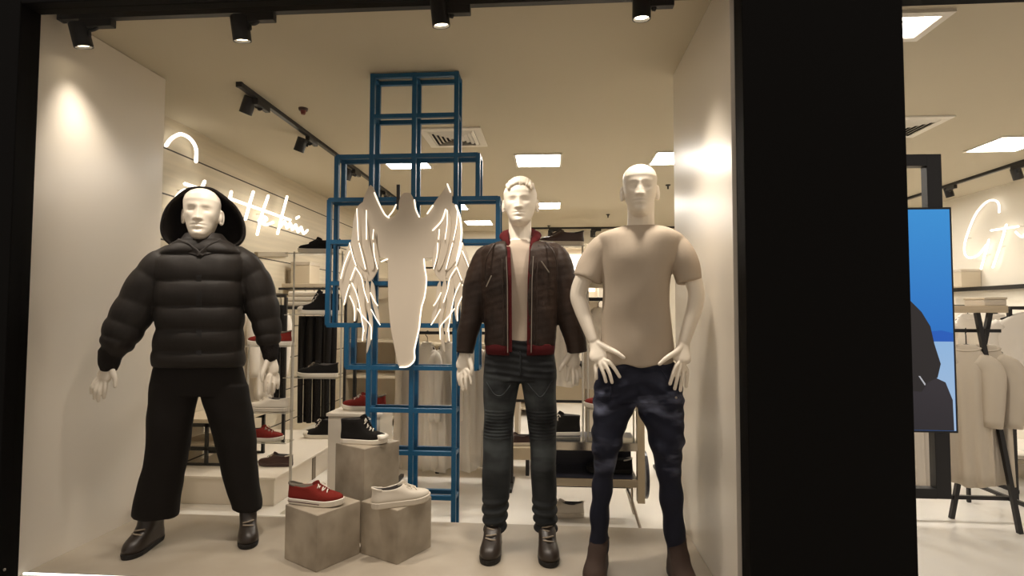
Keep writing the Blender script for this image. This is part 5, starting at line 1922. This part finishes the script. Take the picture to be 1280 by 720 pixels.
# --- rack behind with white shirts
yh = 4.75
zh_ = at(1225, 383, yh)[2]
x0, x1 = at(1150, 400, yh)[0], 3.52
rack('clothes_rack', 'dark rack of white shirts behind the trestle rack at the right', x0, x1, yh, zh_)
G = 'white shirts at the right border'
for k, (px, w_, lab) in enumerate(((1210, .24, 'white shirt with small chest logo behind the crossed trestle legs'), (1247, .22, 'white shirt hanging right of the crossed trestle legs'))):
    garment('hanging_shirt', lab, at(px, 400, yh)[0], yh, zh_ - .06, .62, w_, m_cw, zh_, seed=120 + k, deg=-4 + 6 * k, sleeves=(.24, .03), group=G)
yw = 4.35
zw_ = at(1270, 385, yw)[2]
rack('clothes_rack', 'dark clothes rack cut by the right border', at(1262, 400, yw)[0], 4.2, yw, zw_)
garment('hanging_shirt', 'big white shirt cut by the right border of the view', at(1284, 390, yw)[0], yw, zw_ - .03, .74, .50, m_cw, zw_, seed=130, sleeves=(.3, .0), folds=.016)
# low white bench on the right floor
t = thing('display_bench', 'low white bench board behind the slanted trestle leg', 'bench', (3.5, 5.0, 0))
b0 = at(1150, 606, 4.62)[0]
MB().box(b0, b0 + 1.15, 4.95, 5.35, .16, .20).build('board', m_whb, t, bevel=.004)
for x in (b0 + .06, b0 + 1.08):
    MB().box(x - .02, x + .02, 4.98, 5.30, 0, .16).build('leg', m_whb, t)
# dark framed mirror at the right border, rails and box on the right wall
t = thing('low_table', 'dark framed low table at the right border', 'table', (at(1290, 600, 4.6)[0], 4.6, 0))
lx0, lx1 = at(1263, 600, 4.6)[0], at(1263, 600, 4.6)[0] + .7
lzt = at(1270, 526, 4.6)[2]
MB().box(lx0, lx1, 4.56, 5.0, lzt - .03, lzt).build('top_board', m_dark, t)
for x in (lx0 + .015, lx1 - .015):
    for y in (4.575, 4.985):
        MB().bar((x, y, 0), (x, y, lzt - .03), .028).build('leg', m_dark, t)
MB().bar((lx0, 4.575, at(1270, 576, 4.6)[2]), (lx1, 4.575, at(1270, 576, 4.6)[2]), .03).build('stretcher', m_unit2, t)
t = thing('wall_rail', 'long black rail along the right wall under the glowing letters', 'rail', (5.1, 6.6, 1.66))
MB().bar((5.05, 4.9, 1.664), (5.05, 9.4, 1.664), .045).build('rail', m_dark, t)
for y in (5.2, 6.6, 8.0, 9.2):
    MB().bar((5.05, y, 1.664), (5.099, y, 1.664), .03).build('bracket', m_dark, t)
t = thing('storage_box', 'pale box on the wall rail right of the screen', 'box', (4.99, 7.4, 1.6865))
MB().box(4.87, 5.095, 7.05, 7.5, 1.687, 1.87).build('box', m_unit, t, bevel=.004)
MB().box(4.865, 5.098, 7.045, 7.505, 1.87, 1.90).build('lid', m_cb, t, bevel=.003)

# low dark sign plate, lower left; brightness of its white edge is added emission
m_wstrip = emit('glow_edge_plate', (255, 252, 246), 2.5)
a, b = at(31, 716, 2.47), at(168, 719.5, 2.47)
t = thing('glow_edge_plate', 'glowing white top edge of a low dark sign plate in the lower left window corner', 'light strip', ((a[0] + b[0]) / 2, 2.47, PL))
MB().box(a[0], b[0], 2.462, 2.49, PL + .0005, a[2] - .004).build('dark_panel', mat('dark_violet_panel', (44, 38, 48), 0.4), t)
MB().box(a[0], b[0], 2.4605, 2.468, a[2] - .004, a[2] + .004).build('glowing_edge', m_wstrip, t)
t = thing('frame_screw', 'small steel screw in the black frame at the lower left', 'screw', at(6, 712, 2.24))
p = at(6, 712, 2.239)
MB().cyl(p, p - np.array([0, .003, 0]), .006, 14, .005).build('screw_head', m_steel, t)
MB().box(p[0] - .004, p[0] + .004, p[1] - .0034, p[1] - .0029, p[2] - .0007, p[2] + .0007).build('slot', m_black, t)
for o in bpy.data.objects:
    if '_o' in o:
        del o['_o']
